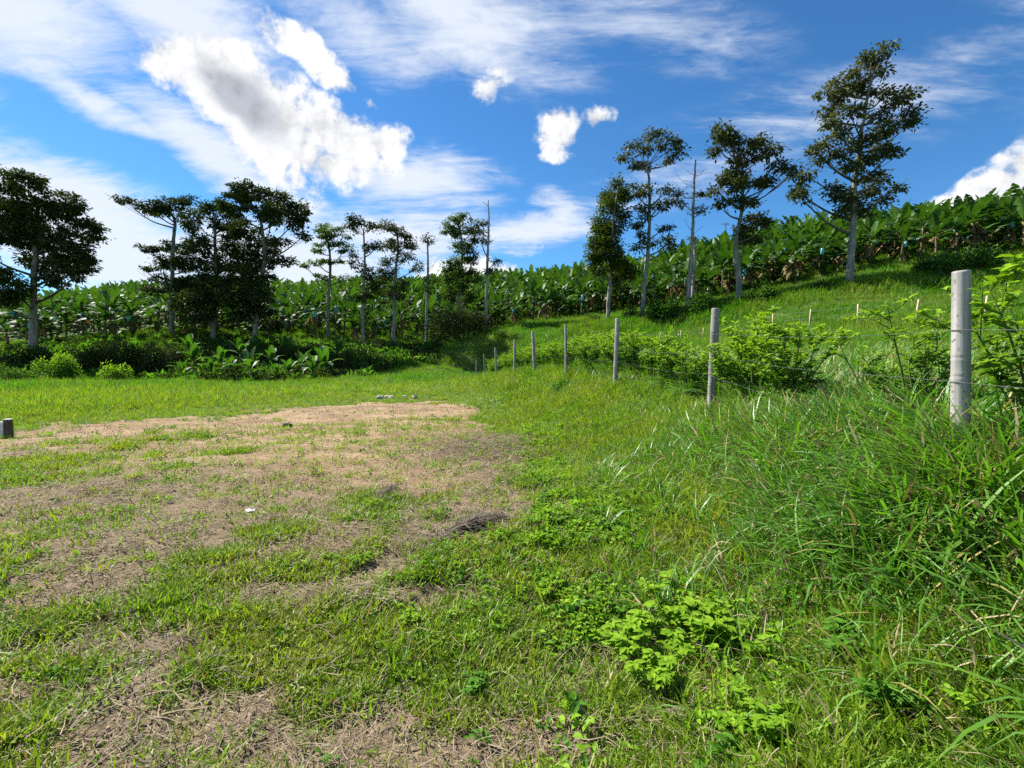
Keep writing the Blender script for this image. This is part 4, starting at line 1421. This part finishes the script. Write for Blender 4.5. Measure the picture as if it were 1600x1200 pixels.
for n_i, i_ in enumerate(chosen):
    _, x_, y_, px = cand[i_]
    c_y = y_
    r_ = np.random.default_rng(7000 + i_)
    sm, h = PS[r_.integers(0, 3)]
    small = r_.random() < (.25 if px < 640 else .1)
    s0 = r_.uniform(.55, .72) if small else r_.uniform(.78, 1.16)
    if px > 1000:
        s0 *= .94
    depth_ = c_y - base_line(px)
    row = 'front row' if depth_ < 2.3 else ('second row' if depth_ < 4.6 else ('third row' if depth_ < 7 else ('middle rows' if depth_ < 14 else 'upper rows')))
    has_bag = not small and r_.random() < (.34 if px < 500 else .24)
    anc = min(ANCH, key=lambda q: abs(q[0] - px))
    sd = 'just left of' if px < anc[0] - 10 else ('just right of' if px > anc[0] + 10 else 'straight behind')
    if anc[1].startswith('the gap') or anc[0] == 1590:
        sd = 'by'
    lab = f"{'young short' if small else ('tall' if s0 > 1.03 else 'mid sized')} banana plant{' with bag' if has_bag else ''}, {row}, {sd} {anc[1]}"
    grp = 'banana plants on the left slope' if px < 500 else ('banana plants in the middle of the plantation' if px < 960 else 'banana plants on the right hill')
    root = thing('banana_plant', (x_, y_, zz[i_]), lab, 'banana plant', grp)
    root.scale = (s0,) * 3
    root.rotation_euler = (r_.normal(0, .05), r_.normal(0, .05), 0)
    link('pseudostem', sm, root)
    plan = banana_plan(r_, h)
    if px > 860:
        for q in range(4):
            plan.append((int(r_.choice([7, 7, 4, 3])), r_.uniform(0, 6.28), h * r_.uniform(.55, .95), r_.uniform(.8, 1.15)))
        for q in range(3):
            plan.append((int(r_.integers(0, 4)), r_.uniform(0, 6.28), .1, r_.uniform(.5, .85)))
    if n_i < 130:
        for (k_, a, hz, s) in plan:
            link('leaf' if k_ < 7 else 'dead_leaf', BL[k_], root, (0, 0, hz), (0, 0, a), s)
    else:
        link('leaf_crown', joined_crown(plan).mesh('leaf_crown', [M['banana'], M['deadbanana']]), root)
    if has_bag:
        a = r_.uniform(-2.6, -.5)
        link('fruit_bag', BAG, root, (math.cos(a) * .38, math.sin(a) * .38, h + .05), (0, 0, a), r_.uniform(.6, .8))
# everything farther back, as one mass
mb = MB()
for i_, c in enumerate(cand):
    if i_ in cset:
        continue
    _, x_, y_, px = c
    r_ = np.random.default_rng(7000 + i_)
    h = PS[0][1]
    s0 = r_.uniform(.85, 1.15)
    k_ = joined_crown(banana_plan(r_, h))
    b0 = mb.n
    v = np.concatenate(k_.v) * s0 + np.array([x_, y_, zz[i_]])
    mb.add(v, np.concatenate(k_.q), None, np.concatenate(k_.qm), np.concatenate(k_.tint))
    mb.tube([(x_, y_, zz[i_] - .3), (x_, y_, zz[i_] + h * s0)], [.15, .09], 6, 2)
far = link('banana_plantation', mb.mesh('banana_plantation', [M['banana'], M['deadbanana'], M['pstem']]))
tag(far, 'farther rows of banana plants covering the hill up to the ridge', kind='stuff')

# young banana plants on the shaded bank
YB = [(288, 602, 34, .8, 'lone bright young banana leaf shoot at the left end of the bank'), (302, 570, 38, 1.15, 'young banana plant up the bank between two trees at the left'), (330, 598, 34, .85, 'small young banana plant with an upright bright leaf in the grass edge'),
      (295, 545, 42, 1.2, 'young banana plant beside the foot of the tree with the flat wing'), (362, 600, 34, .9, 'young banana plant left of the tall fanned one at the bank foot'), (392, 600, 33, 1.25, 'tall fanned young banana plant at the bank foot with two raised leaves'),
      (375, 548, 40, 1.45, 'young banana plant standing high on the bank left of the broad crowned tree'), (432, 602, 33, .8, 'small young banana plant in the middle of the bank foot'), (452, 598, 34, .9, 'narrow young banana plant with thin upright leaves at the bank foot'),
      (425, 572, 38, 1.1, 'young banana plant halfway up the dark bank'), (488, 604, 32.5, 1.05, 'brightest young banana plant with two glowing upright leaves near the grass'), (508, 598, 34, 1.35, 'broad young banana plant just right of the brightest one'),
      (528, 546, 42, 1.3, 'young banana plant on top of the bank below the airy tree'), (470, 575, 38, 1.0, 'young banana plant in the shade above the narrow one'), (345, 575, 38, 1.0, 'young banana plant in the shade under the dense dark tree'), (400, 545, 43, 1.1, 'young banana plant at the foot of the broad crowned tree'),
      (448, 545, 43, 1.2, 'young banana plant on the bank top between the broad crowned and airy trees'), (250, 590, 36, .8, 'young banana plant at the right end of the wide dark bush')]
for n_i, (px, py, Y, s0, lab) in enumerate(YB):
    x_, y_, _ = W(px, py, Y)
    r_ = np.random.default_rng(7900 + n_i)
    root = thing('young_banana_plant', (x_, y_, gz(x_, y_)), lab, 'banana plant', 'young banana plants on the shaded bank')
    root.scale = (s0 * .95,) * 3
    link('pseudostem', YPS, root)
    a = r_.uniform(0, 6.28)
    for k_ in (4, 0, 0, 1, 1, 2, 2, 3):
        link('leaf', YL[k_], root, (0, 0, .72), (0, 0, a), r_.uniform(.8, 1.15))
        a += 2.4 + r_.normal(0, .3)
# fallen dead leaves on the bank
mb = MB()
r_ = np.random.default_rng(77)
n_ = 260
P = np.stack([r_.uniform(-27, -13, n_), r_.uniform(34, 41, n_), np.zeros(n_)], 1)
P[:, 2] = height(P[:, 0], P[:, 1]) + .05
Dd = np.stack([r_.normal(0, 1, n_), r_.normal(0, 1, n_), r_.normal(0, .3, n_)], 1)
mb.leaves(P, Dd, np.tile([0, 0, 1.0], (n_, 1)) + r_.normal(0, .3, (n_, 3)), r_.uniform(.5, 1.4, n_), r_.uniform(.12, .3, n_), 0, r_.random(n_))
tag(link('fallen_leaves', mb.mesh('fallen_leaves', M['deadbanana'])), 'brown fallen banana leaves lying on the shaded bank', kind='stuff')

# ------------------------------------------------------------------ near fence
fence = thing('fence', (posts[0][0], posts[0][1], posts[0][2]), 'wire fence on grey bamboo posts running along the grassy bank', 'fence')
F0 = np.array(posts[0][:3])
PR = [.044, .058, .052, .040, .060, .060, .055, .040, .045, .040]
tops = []
for i_, (x_, y_, z_, zt) in enumerate(posts):
    r_ = np.random.default_rng(880 + i_)
    g = gz(x_, y_)
    H_ = zt - g
    r0 = PR[i_]
    zl = [-.35]
    hh_ = r_.uniform(.1, .3)
    prof = [(r0 * 1.02, -.35)]
    nodes_z = []
    while hh_ < H_ - .06:
        nodes_z.append(hh_)
        hh_ += r_.uniform(.27, .42)
    if i_ == 1:
        nodes_z = [.2, .52, .84, H_ - .36]
    if i_ == 0:
        nodes_z = [.15, .42, .70, H_ - .50] if H_ > 1.3 else [.2, .5]
    for zn in nodes_z:
        prof += [(r0, zn - .022), (r0 * 1.055, zn - .008), (r0 * .965, zn), (r0 * 1.045, zn + .007), (r0, zn + .02)]
    prof += [(r0 * .99, H_ - .012), (r0 * .975, H_), (r0 * .80, H_ - .002)]
    mb = MB()
    mb.lathe(prof, 24)
    mb.lathe([(r0 * .80, H_ - .002), (r0 * .78, H_ - .05), (.001, H_ - .052)], 24, 1)
    po = link('post', mb.mesh('post', [M['bamboo'], M['bamboo_in']], True), fence, (x_ - F0[0], y_ - F0[1], g - F0[2]), (r_.normal(0, .022), r_.normal(0, .022), r_.uniform(0, 6)))
    if i_ == 0:
        po['label'] = 'nearest thick grey bamboo post with its wire bound round it'
    elif i_ == 1:
        po['label'] = 'second bamboo post with a raised joint and dry vine at its foot'
    elif i_ == 3:
        po['label'] = 'thin crooked pole used as a fence post'
    tops.append((x_, y_, zt, r0))
    # staple loops
    for dz_ in (.34, .64, .95, 1.22):
        if i_ < 3:
            mb = MB()
            a = np.linspace(0, 2 * math.pi, 21)
            mb.tube(np.stack([np.cos(a) * (r0 + .003), np.sin(a) * (r0 + .003), H_ - dz_ + .004 * np.sin(a)], 1), .0018, 5, cap=False)
            link('binding_wire', mb.mesh('binding_wire', M['wire'], True), po)
# a stub of branch on the second post
ext = (3.3, -1.5, .0)
line = [(ext[0], ext[1], tops[0][2] - .05, .06)] + tops
for dz_ in (.34, .64, .95, 1.22):
    mb = MB()
    P = []
    r_ = np.random.default_rng(int(dz_ * 100))
    for i_ in range(len(line) - 1):
        a, b = line[i_], line[i_ + 1]
        for k_ in range(8):
            t = k_ / 8
            sag = .05 * 4 * t * (1 - t) * r_.uniform(.7, 1.3)
            P.append((a[0] * (1 - t) + b[0] * t - .062, a[1] * (1 - t) + b[1] * t, (a[2] * (1 - t) + b[2] * t) - dz_ - sag))
    P.append((line[-1][0] - .062, line[-1][1], line[-1][2] - dz_))
    P = np.array(P) - F0
    mb.tube(P, .0012, 5)
    # barbs
    seg = np.linalg.norm(np.diff(P, axis=0), axis=1)
    cum = np.concatenate([[0], np.cumsum(seg)])
    for s in np.arange(.1, min(cum[-1], 24), .125):
        q = np.array([np.interp(s, cum, P[:, c_]) for c_ in range(3)])
        d = r_.normal(0, 1, 3) * .012
        mb.add([q - d, q + d, q + r_.normal(0, .003, 3)], None, [(0, 1, 2)])
    link('wire', mb.mesh('wire', M['wire']), fence)

# ------------------------------------------------------------------ stakes across the field
far_f = [(1540, 462, 497, 22), (1432, 468, 502, 24), (1340, 475, 512, 26), (1265, 483, 517, 29), (1208, 490, 521, 31), (1149, 505, 528, 33), (1098, 512, 534, 34), (1064, 516, 537, 35), (1031, 519, 538, 36), (1000, 521, 540, 37), (955, 522, 541, 38), (906, 528, 543, 39)]
x_, y_, _ = W(far_f[0][0], far_f[0][2], far_f[0][3])
ff = thing('stake_fence', (x_, y_, gz(x_, y_)), 'light wooden stakes strung with thin wire across the green field', 'fence')
S0 = np.array([x_, y_, gz(x_, y_)])
tp_ = []
for i_, (px, pt, pb, Y) in enumerate(far_f):
    x_, y_, _ = W(px, pb, Y)
    zt = W(px, pt, Y)[2]
    g = gz(x_, y_)
    h = max(zt - g, .7)
    r_ = np.random.default_rng(990 + i_)
    mb = MB()
    rr_ = .055 if i_ < 5 else .04
    mb.tube([(0, 0, -.25), (0, 0, h * .5), (r_.normal(0, .02), 0, h)], [rr_, rr_ * .95, rr_ * .85], 8)
    link('stake', mb.mesh('stake', M['stake'], True), ff, (x_ - S0[0], y_ - S0[1], g - S0[2]), (r_.normal(0, .03), r_.normal(0, .04), 0))
    tp_.append((x_ - S0[0], y_ - S0[1], g + h - S0[2]))
    if i_ == 5:
        mb = MB()
        mb.tube([(0, 0, h * .72), (.55, -.15, -.1)], [.03, .03], 6)
        link('brace', mb.mesh('brace', M['stake'], True), ff, (x_ - S0[0], y_ - S0[1], g - S0[2]))
for dz_ in (.15, .55):
    mb = MB()
    mb.tube(smooth_line([(a, b, c - dz_) for a, b, c in tp_], 3), .006, 4)
    link('wire', mb.mesh('wire', M['wire']), ff)
# loose leaning sticks
for n_i, (px, py, Y, lean, h, lab) in enumerate([(862, 518, 41, -.5, .9, 'leaning loose stick low on the slope, left of the thin crooked post'), (908, 540, 38, -.4, .8, 'short loose stick leaning left behind the fence')]):
    x_, y_, _ = W(px, py, Y)
    mb = MB()
    mb.tube([(0, 0, -.1), (lean * .5, .1, h * .5), (lean, .15, h)], [.035, .03, .025], 6)
    tag(link('stick', mb.mesh('stick', M['stake'], True), None, (x_, y_, gz(x_, y_))), lab, 'stick')

# ------------------------------------------------------------------ lime shrubs along the fence
def citrus_mesh(seed, h, rad, nl, leafL, stems=9):
    """upright shrub of thin shoots, each carrying leaves, brighter towards the tips"""
    r_ = np.random.default_rng(seed)
    lv, st = MB(), MB()
    for k_ in range(stems):
        a = r_.uniform(0, 6.28)
        lean = r_.uniform(.1, 1.0) * rad
        hh_ = h * r_.uniform(.55, 1.05)
        e = np.array([math.cos(a) * lean, math.sin(a) * lean, hh_])
        ln = smooth_line([np.array([0, 0, -.05]), e * np.array([.35, .35, .45]) + r_.normal(0, .03, 3), e * np.array([.8, .8, .8]) + r_.normal(0, .03, 3), e], 4)
        st.tube(ln, np.linspace(.010, .003, len(ln)), 5)
        sub_ = [ln]
        for b in range(6):
            i0 = r_.integers(3, len(ln) - 1)
            b0 = ln[i0]
            d = np.array([math.cos(a + r_.normal(0, 1.3)), math.sin(a + r_.normal(0, 1.3)), r_.uniform(.3, 1.3)])
            e2 = b0 + unit(d) * h * r_.uniform(.12, .32)
            l2 = smooth_line([b0, (b0 + e2) / 2 + r_.normal(0, .015, 3), e2], 3)
            st.tube(l2, np.linspace(.004, .002, len(l2)), 4, cap=False)
            sub_.append(l2)
        for l_ in sub_:
            n_ = max(6, nl // (stems * 7))
            t = r_.uniform(.12, 1, n_) ** .8
            P = np.array([polyline_at(l_, q) for q in t])
            yaw = r_.uniform(0, 6.28, n_)
            Dd = np.stack([np.cos(yaw), np.sin(yaw), r_.uniform(.0, 1.1, n_)], 1)
            N_ = np.tile([0, 0, 1.0], (n_, 1)) + r_.normal(0, .3, (n_, 3))
            LL = leafL * r_.uniform(.6, 1.2, n_)
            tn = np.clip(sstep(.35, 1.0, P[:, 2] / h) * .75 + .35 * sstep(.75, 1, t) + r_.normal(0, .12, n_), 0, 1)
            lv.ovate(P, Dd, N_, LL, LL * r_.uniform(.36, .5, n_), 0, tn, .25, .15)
    return lv.mesh('foliage', M['lime']), st.mesh('stems', M['gstem'], True)


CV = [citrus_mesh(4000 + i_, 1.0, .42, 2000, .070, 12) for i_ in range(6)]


def fpos(s):
    """position along the fence line, s metres from the nearest post"""
    P = np.array([(p[0], p[1]) for p in posts])
    d = np.concatenate([[0], np.cumsum(np.linalg.norm(np.diff(P, axis=0), axis=1))])
    return np.interp(s, d, P[:, 0]), np.interp(s, d, P[:, 1])


where = ['right beside', 'a step beyond', 'midway past', 'shortly before']
ordn = ['second', 'third', 'fourth thin', 'fifth', 'sixth', 'seventh', 'eighth']
sh = []
r_ = np.random.default_rng(321)
s = 2.8
pcount = 0
Pd = [math.dist(posts[0][:2], posts[0][:2])]
for i_ in range(1, len(posts)):
    Pd.append(Pd[-1] + math.dist(posts[i_ - 1][:2], posts[i_][:2]))
while s < 30:
    x_, y_ = fpos(s)
    j_ = min(range(1, 8), key=lambda q: abs(Pd[q] - s))
    sh.append((s, float(x_), float(y_), j_))
    s += r_.uniform(.48, .72) if s < 14 else r_.uniform(.7, 1.0)
cnt = {}
size_w = ['compact', 'bushy', 'upright', 'spreading', 'narrow', 'low']
for n_i, (s, x_, y_, j_) in enumerate(sh):
    side = 'nearer than' if s < Pd[j_] else 'beyond'
    kk = (j_, side)
    cnt[kk] = cnt.get(kk, 0) + 1
    rank = ['', 'the first', 'its neighbour', 'third in line', 'fourth in line', 'fifth in line', 'sixth in line', 'last in line'][min(cnt[kk], 7)]
    hgt = r_.uniform(.80, 1.25)
    if s < 4.0:
        hgt = 1.25
    lab = f'{size_w[(n_i * 5 + j_) % 6]} lime shrub {side} the {ordn[j_ - 1]} fence post, {rank} going away'
    root = thing('shrub', (x_ + r_.uniform(.30, .95), y_ + r_.uniform(-.1, .3), 0), lab, 'shrub', 'lime green shrubs along the fence', r_.uniform(0, 6))
    root.location.z = gz(root.location.x, root.location.y)
    fm, sm = CV[n_i % 6]
    wd_ = r_.uniform(.8, 1.2)
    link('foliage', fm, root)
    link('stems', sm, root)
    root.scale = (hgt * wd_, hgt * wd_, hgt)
# the near shrubs at the right edge
fm, sm = citrus_mesh(4100, 1.20, .50, 1800, .080, 13)
root = thing('shrub', (3.12, 2.72, gz(3.12, 2.72)), 'large close shrub with shiny yellow green leaves at the right edge, by the near post', 'shrub')
link('foliage', fm, root)
link('stems', sm, root)
fm, sm = citrus_mesh(4101, 1.0, .38, 1000, .06, 10)
for (X_, Y_, h_, lab) in [(3.05, 3.65, 1.05, 'thin olive shrub just left of the nearest bamboo post'), (3.25, 4.3, .95, 'sparse olive shrub farther left of the nearest bamboo post'), (3.6, 3.2, .8, 'sparse olive shrub half hidden behind the nearest bamboo post')]:
    root = thing('shrub', (X_, Y_, gz(X_, Y_)), lab, 'shrub', None, h_ * 9)
    root.scale = (h_,) * 3
    link('foliage', fm, root)
    link('stems', sm, root)

# ------------------------------------------------------------------ broad leaved weeds in front
def weed_mesh(seed, h, rad, nst, per, leafL, mat='weed'):
    r_ = np.random.default_rng(seed)
    lv, st = MB(), MB()
    for k_ in range(nst):
        a = r_.uniform(0, 6.28)
        e = np.array([math.cos(a), math.sin(a), 0]) * rad * math.sqrt(r_.random()) + np.array([0, 0, h * r_.uniform(.5, 1)])
        b0 = e * np.array([.55, .55, 0])
        ln = smooth_line([b0, (b0 + e) / 2 + r_.normal(0, .012, 3), e], 3)
        st.tube(ln, np.linspace(.003, .0016, len(ln)), 4, cap=False)
        t = r_.uniform(.35, 1, per)
        P = np.array([polyline_at(ln, q) for q in t])
        yaw = r_.uniform(0, 6.28, per)
        for lobe, (da, fl) in enumerate(((0, 1.0), (.75, .72), (-.75, .72))):
            Dd = np.stack([np.cos(yaw + da), np.sin(yaw + da), r_.uniform(.05, .5, per)], 1)
            LL = leafL * fl * (.55 + .55 * t) * r_.uniform(.8, 1.2, per)
            N_ = np.tile([0, 0, 1.0], (per, 1)) + r_.normal(0, .22, (per, 3))
            lv.ovate(P, Dd, N_, LL, LL * .5, 0, np.clip(r_.normal(.5, .25, per), 0, 1), .35, .12)
    return lv.mesh('foliage', M[mat]), st.mesh('stems', M['gstem'], True)


WM = [weed_mesh(5000, .24, .20, 26, 7, .052), weed_mesh(5001, .20, .17, 22, 7, .050), weed_mesh(5002, .22, .14, 16, 7, .058, 'darkweed'), weed_mesh(5003, .14, .12, 12, 6, .040)]
for n_i, (px, py, k_, s0, lab) in enumerate([
        (1010, 1035, 0, 1.3, 'bright green broad leaved weed, left part of the big patch in the foreground'), (1090, 1010, 0, 1.4, 'bright green broad leaved weed, centre of the big patch in the foreground'),
        (1050, 960, 1, 1.3, 'bright green broad leaved weed at the far side of the big foreground patch'), (1140, 1040, 1, 1.3, 'bright green broad leaved weed at the right side of the big foreground patch'),
        (1030, 1085, 1, 1.15, 'bright green broad leaved weed at the near side of the big foreground patch'), (1120, 955, 3, 1.2, 'small bright weed behind the big foreground patch'),
        (1160, 1165, 0, .75, 'yellow green weed at the bottom edge of the photo'), (1230, 1190, 1, .8, 'yellow green weed in the bottom edge, right of its neighbour'), (1320, 1050, 2, 1.0, 'dark green weed in shade right of the big foreground patch'),
        (1400, 1150, 2, .8, 'dark green weed low at the bottom right'), (745, 1100, 2, .55, 'small upright weed alone in the sparse grass at bottom centre'), (640, 985, 3, .9, 'small round leaved weed left of the big foreground patch'),
        (565, 890, 3, .9, 'small dark weed at the edge of the bare earth'), (1540, 1180, 1, .8, 'green weed at the bottom right corner'), (860, 940, 3, 1.0, 'low weed between the dead grass ridge and the big foreground patch'),
        (990, 870, 3, 1.1, 'low bright weed beyond the big foreground patch'), (780, 850, 3, 1.0, 'small weed growing next to the dead grass ridge'), (520, 880, 3, .7, 'tiny weed on the bare earth left of the dark weed'), (1460, 900, 2, 1.0, 'dark weed among tall grass at the right')]):
    Y = 1208 / (py - 560)
    for _k in range(6):
        x_ = (px - 800) / FPX * Y
        Y = (EYE - gz(x_, Y)) * FPX / (py - 560)
    x_, y_, _ = W(px, py, Y)
    root = thing('weed', (x_, y_, gz(x_, y_)), lab, 'weed', 'broad leaved weeds in the foreground grass', n_i * 1.7)
    root.scale = (s0, s0, s0 * .8)
    fm, sm = WM[k_]
    link('foliage', fm, root)
    link('stems', sm, root)

# ------------------------------------------------------------------ small things on the lot
def rough_stone(seed, a, b, c):
    r_ = np.random.default_rng(seed)
    import bmesh
    bm = bmesh.new()
    bmesh.ops.create_icosphere(bm, subdivisions=2, radius=1)
    for v in bm.verts:
        p = v.co
        k_ = 1 + .18 * math.sin(p.x * 3 + seed) * math.cos(p.y * 4 + seed) + r_.normal(0, .05)
        q = p * k_
        q.x = max(min(q.x, .85), -.8)
        q.z = max(min(q.z, .75), -.6)
        v.co = Vector((q.x * a, q.y * b, q.z * c))
    me = bpy.data.meshes.new('stone')
    bm.to_mesh(me)
    bm.free()
    return me


def on_ground(px, py):
    Y = 1208 / max(py - 560, 1)
    for _k in range(6):
        x_ = (px - 800) / FPX * Y
        Y = (EYE - gz(x_, Y)) * FPX / (py - 560)
    x_, y_, _ = W(px, py, Y)
    return x_, y_


me = rough_stone(3, .12, .09, .075)
me.materials.append(M['darkstone'])
x_, y_ = on_ground(449, 667)
tag(link('stone', me, None, (x_, y_, gz(x_, y_) + .03), (0, .15, .3)), 'dark stone alone on the bare earth', 'stone')
labs = ['leftmost pale stone of the row at the far end of the lot', 'whitest pale stone of the far row, second from the left', 'middle pale stone of the far row', 'pale stone of the far row, second from the right', 'rightmost long pale stone of the far row']
for i_, (px, a) in enumerate([(594, .16), (607, .20), (613, .14), (632, .2), (648, .26)]):
    me = rough_stone(10 + i_, a, .12, .10)
    me.materials.append(M['stone'])
    x_, y_ = on_ground(px, 623)
    tag(link('stone', me, None, (x_, y_, gz(x_, y_) + .04), (0, .1 * i_, .5 * i_)), labs[i_], 'stone', 'pale stones at the far end of the lot')
# crumpled white scrap
r_ = np.random.default_rng(9)
mb = MB()
g_ = np.stack(np.meshgrid(np.linspace(-.042, .042, 6), np.linspace(-.03, .03, 5), indexing='ij'), -1).reshape(-1, 2)
V_ = np.concatenate([g_ + r_.normal(0, .006, g_.shape), (r_.random((30, 1)) * .035)], 1)
q = [(a * 5 + b, a * 5 + b + 1, (a + 1) * 5 + b + 1, (a + 1) * 5 + b) for a in range(5) for b in range(4)]
mb.add(V_, q)
x_, y_ = on_ground(391, 803)
tag(link('litter', mb.mesh('litter', M['litter']), None, (x_, y_, gz(x_, y_) + .012), (0, .1, .4)), 'crumpled white scrap lying on the bare earth', 'litter')
# squared stub at the left edge with a pale slab leaning on it
x_, y_ = on_ground(14, 686)


def block(a, b, c, bev=.01, seed=0):
    import bmesh
    bm = bmesh.new()
    bmesh.ops.create_cube(bm, size=1)
    for v in bm.verts:
        v.co = Vector((v.co.x * a, v.co.y * b, (v.co.z + .5) * c))
    bmesh.ops.bevel(bm, geom=bm.edges[:], offset=bev, segments=2, affect='EDGES')
    me = bpy.data.meshes.new('block')
    bm.to_mesh(me)
    bm.free()
    return me


root = thing('marker_post', (x_, y_, gz(x_, y_)), 'short squared pale post with shaded side coloured dark, left edge of the lot', 'post', None, .25)
me = block(.115, .115, .44, .012)
me.materials.append(M['wood_and_shade'])  # dark colour stands for the shaded side of a pale stub
link('shaft', me, root, (0, 0, -.06))
me = block(.12, .12, .02, .006)
me.materials.append(M['concrete'])
link('cap', me, root, (0, 0, .383))
me = block(.16, .07, .38, .012)
me.materials.append(M['concrete'])
tag(link('slab', me, None, (x_ - .165, y_ + .0, gz(x_ - .2, y_) - .03), (0, .16, .25)), 'white slab leaning against the short squared post at the left edge', 'slab')

# ridge of dark dead grass thrown up on the earth
def dead_ridge(px0, py0, px1, py1, label, n_, hgt, wd_, seed):
    r_ = np.random.default_rng(seed)
    a = np.array(on_ground(px0, py0))
    b = np.array(on_ground(px1, py1))
    c = (a + b) / 2
    zc = gz(c[0], c[1])
    d = unit(b - a)
    nrm = np.array([-d[1], d[0]])
    mb = MB()
    for k_ in range(n_):
        t = r_.random()
        prof_ = math.sin(math.pi * min(max(t, .04), .96)) ** .5
        off = r_.normal(0, wd_)
        p = a + (b - a) * t + nrm * off
        h0 = max(0, hgt * prof_ * (1 - (off / (2.2 * wd_)) ** 2)) * r_.uniform(.2, 1)
        z_ = gz(p[0], p[1]) + h0
        yaw = math.atan2(d[1], d[0]) + r_.normal(0, .7)
        L = r_.uniform(.05, .20)
        q0 = np.array([p[0] - c[0], p[1] - c[1], z_ - zc])
        dr = np.array([math.cos(yaw), math.sin(yaw), r_.normal(0, .25)])
        s_ = np.array([-dr[1], dr[0], r_.uniform(-.8, .8)]) * .0022
        m_ = q0 + dr * L * .5 + np.array([0, 0, .012])
        e = q0 + dr * L
        mb.add([q0 - s_, q0 + s_, m_ + s_, m_ - s_, e + s_ * .4, e - s_ * .4], [(0, 1, 2, 3), (3, 2, 4, 5)], None, 0 if r_.random() < .88 else 1, r_.random())
    # the clod of earth inside
    o = thing('dead_grass_ridge', (c[0], c[1], zc), label, 'dead grass')
    link('dry_stems', mb.mesh('dry_stems', [M['darkstraw'], M['straw']]), o)
    pts = []
    rad_ = []
    for k_ in range(9):
        t = k_ / 8
        p = a + (b - a) * t
        pts.append((p[0] - c[0], p[1] - c[1], gz(p[0], p[1]) - zc))
        rad_.append(.012 + hgt * .75 * math.sin(math.pi * t) ** .6 * r_.uniform(.7, 1.1))
    mb = MB()
    mb.tube(smooth_line(pts, 3), np.interp(np.linspace(0, 8, 25), range(9), rad_), 8)
    link('earth', mb.mesh('earth', M['oldearth'], True), o)


M['oldearth'] = solid_mat('dark_clod_earth', (.050, .038, .028), (.12, .09, .065), 25, .95, bump=.6)
dead_ridge(695, 842, 778, 818, 'dark ridge of matted dead grass on the earth', 1300, .085, .04, 1)
dead_ridge(650, 864, 705, 846, 'low thin end of dead grass left of the dark ridge', 450, .04, .025, 2)
dead_ridge(585, 795, 612, 765, 'small dead grass clod left beyond the dark ridge', 350, .05, .03, 3)
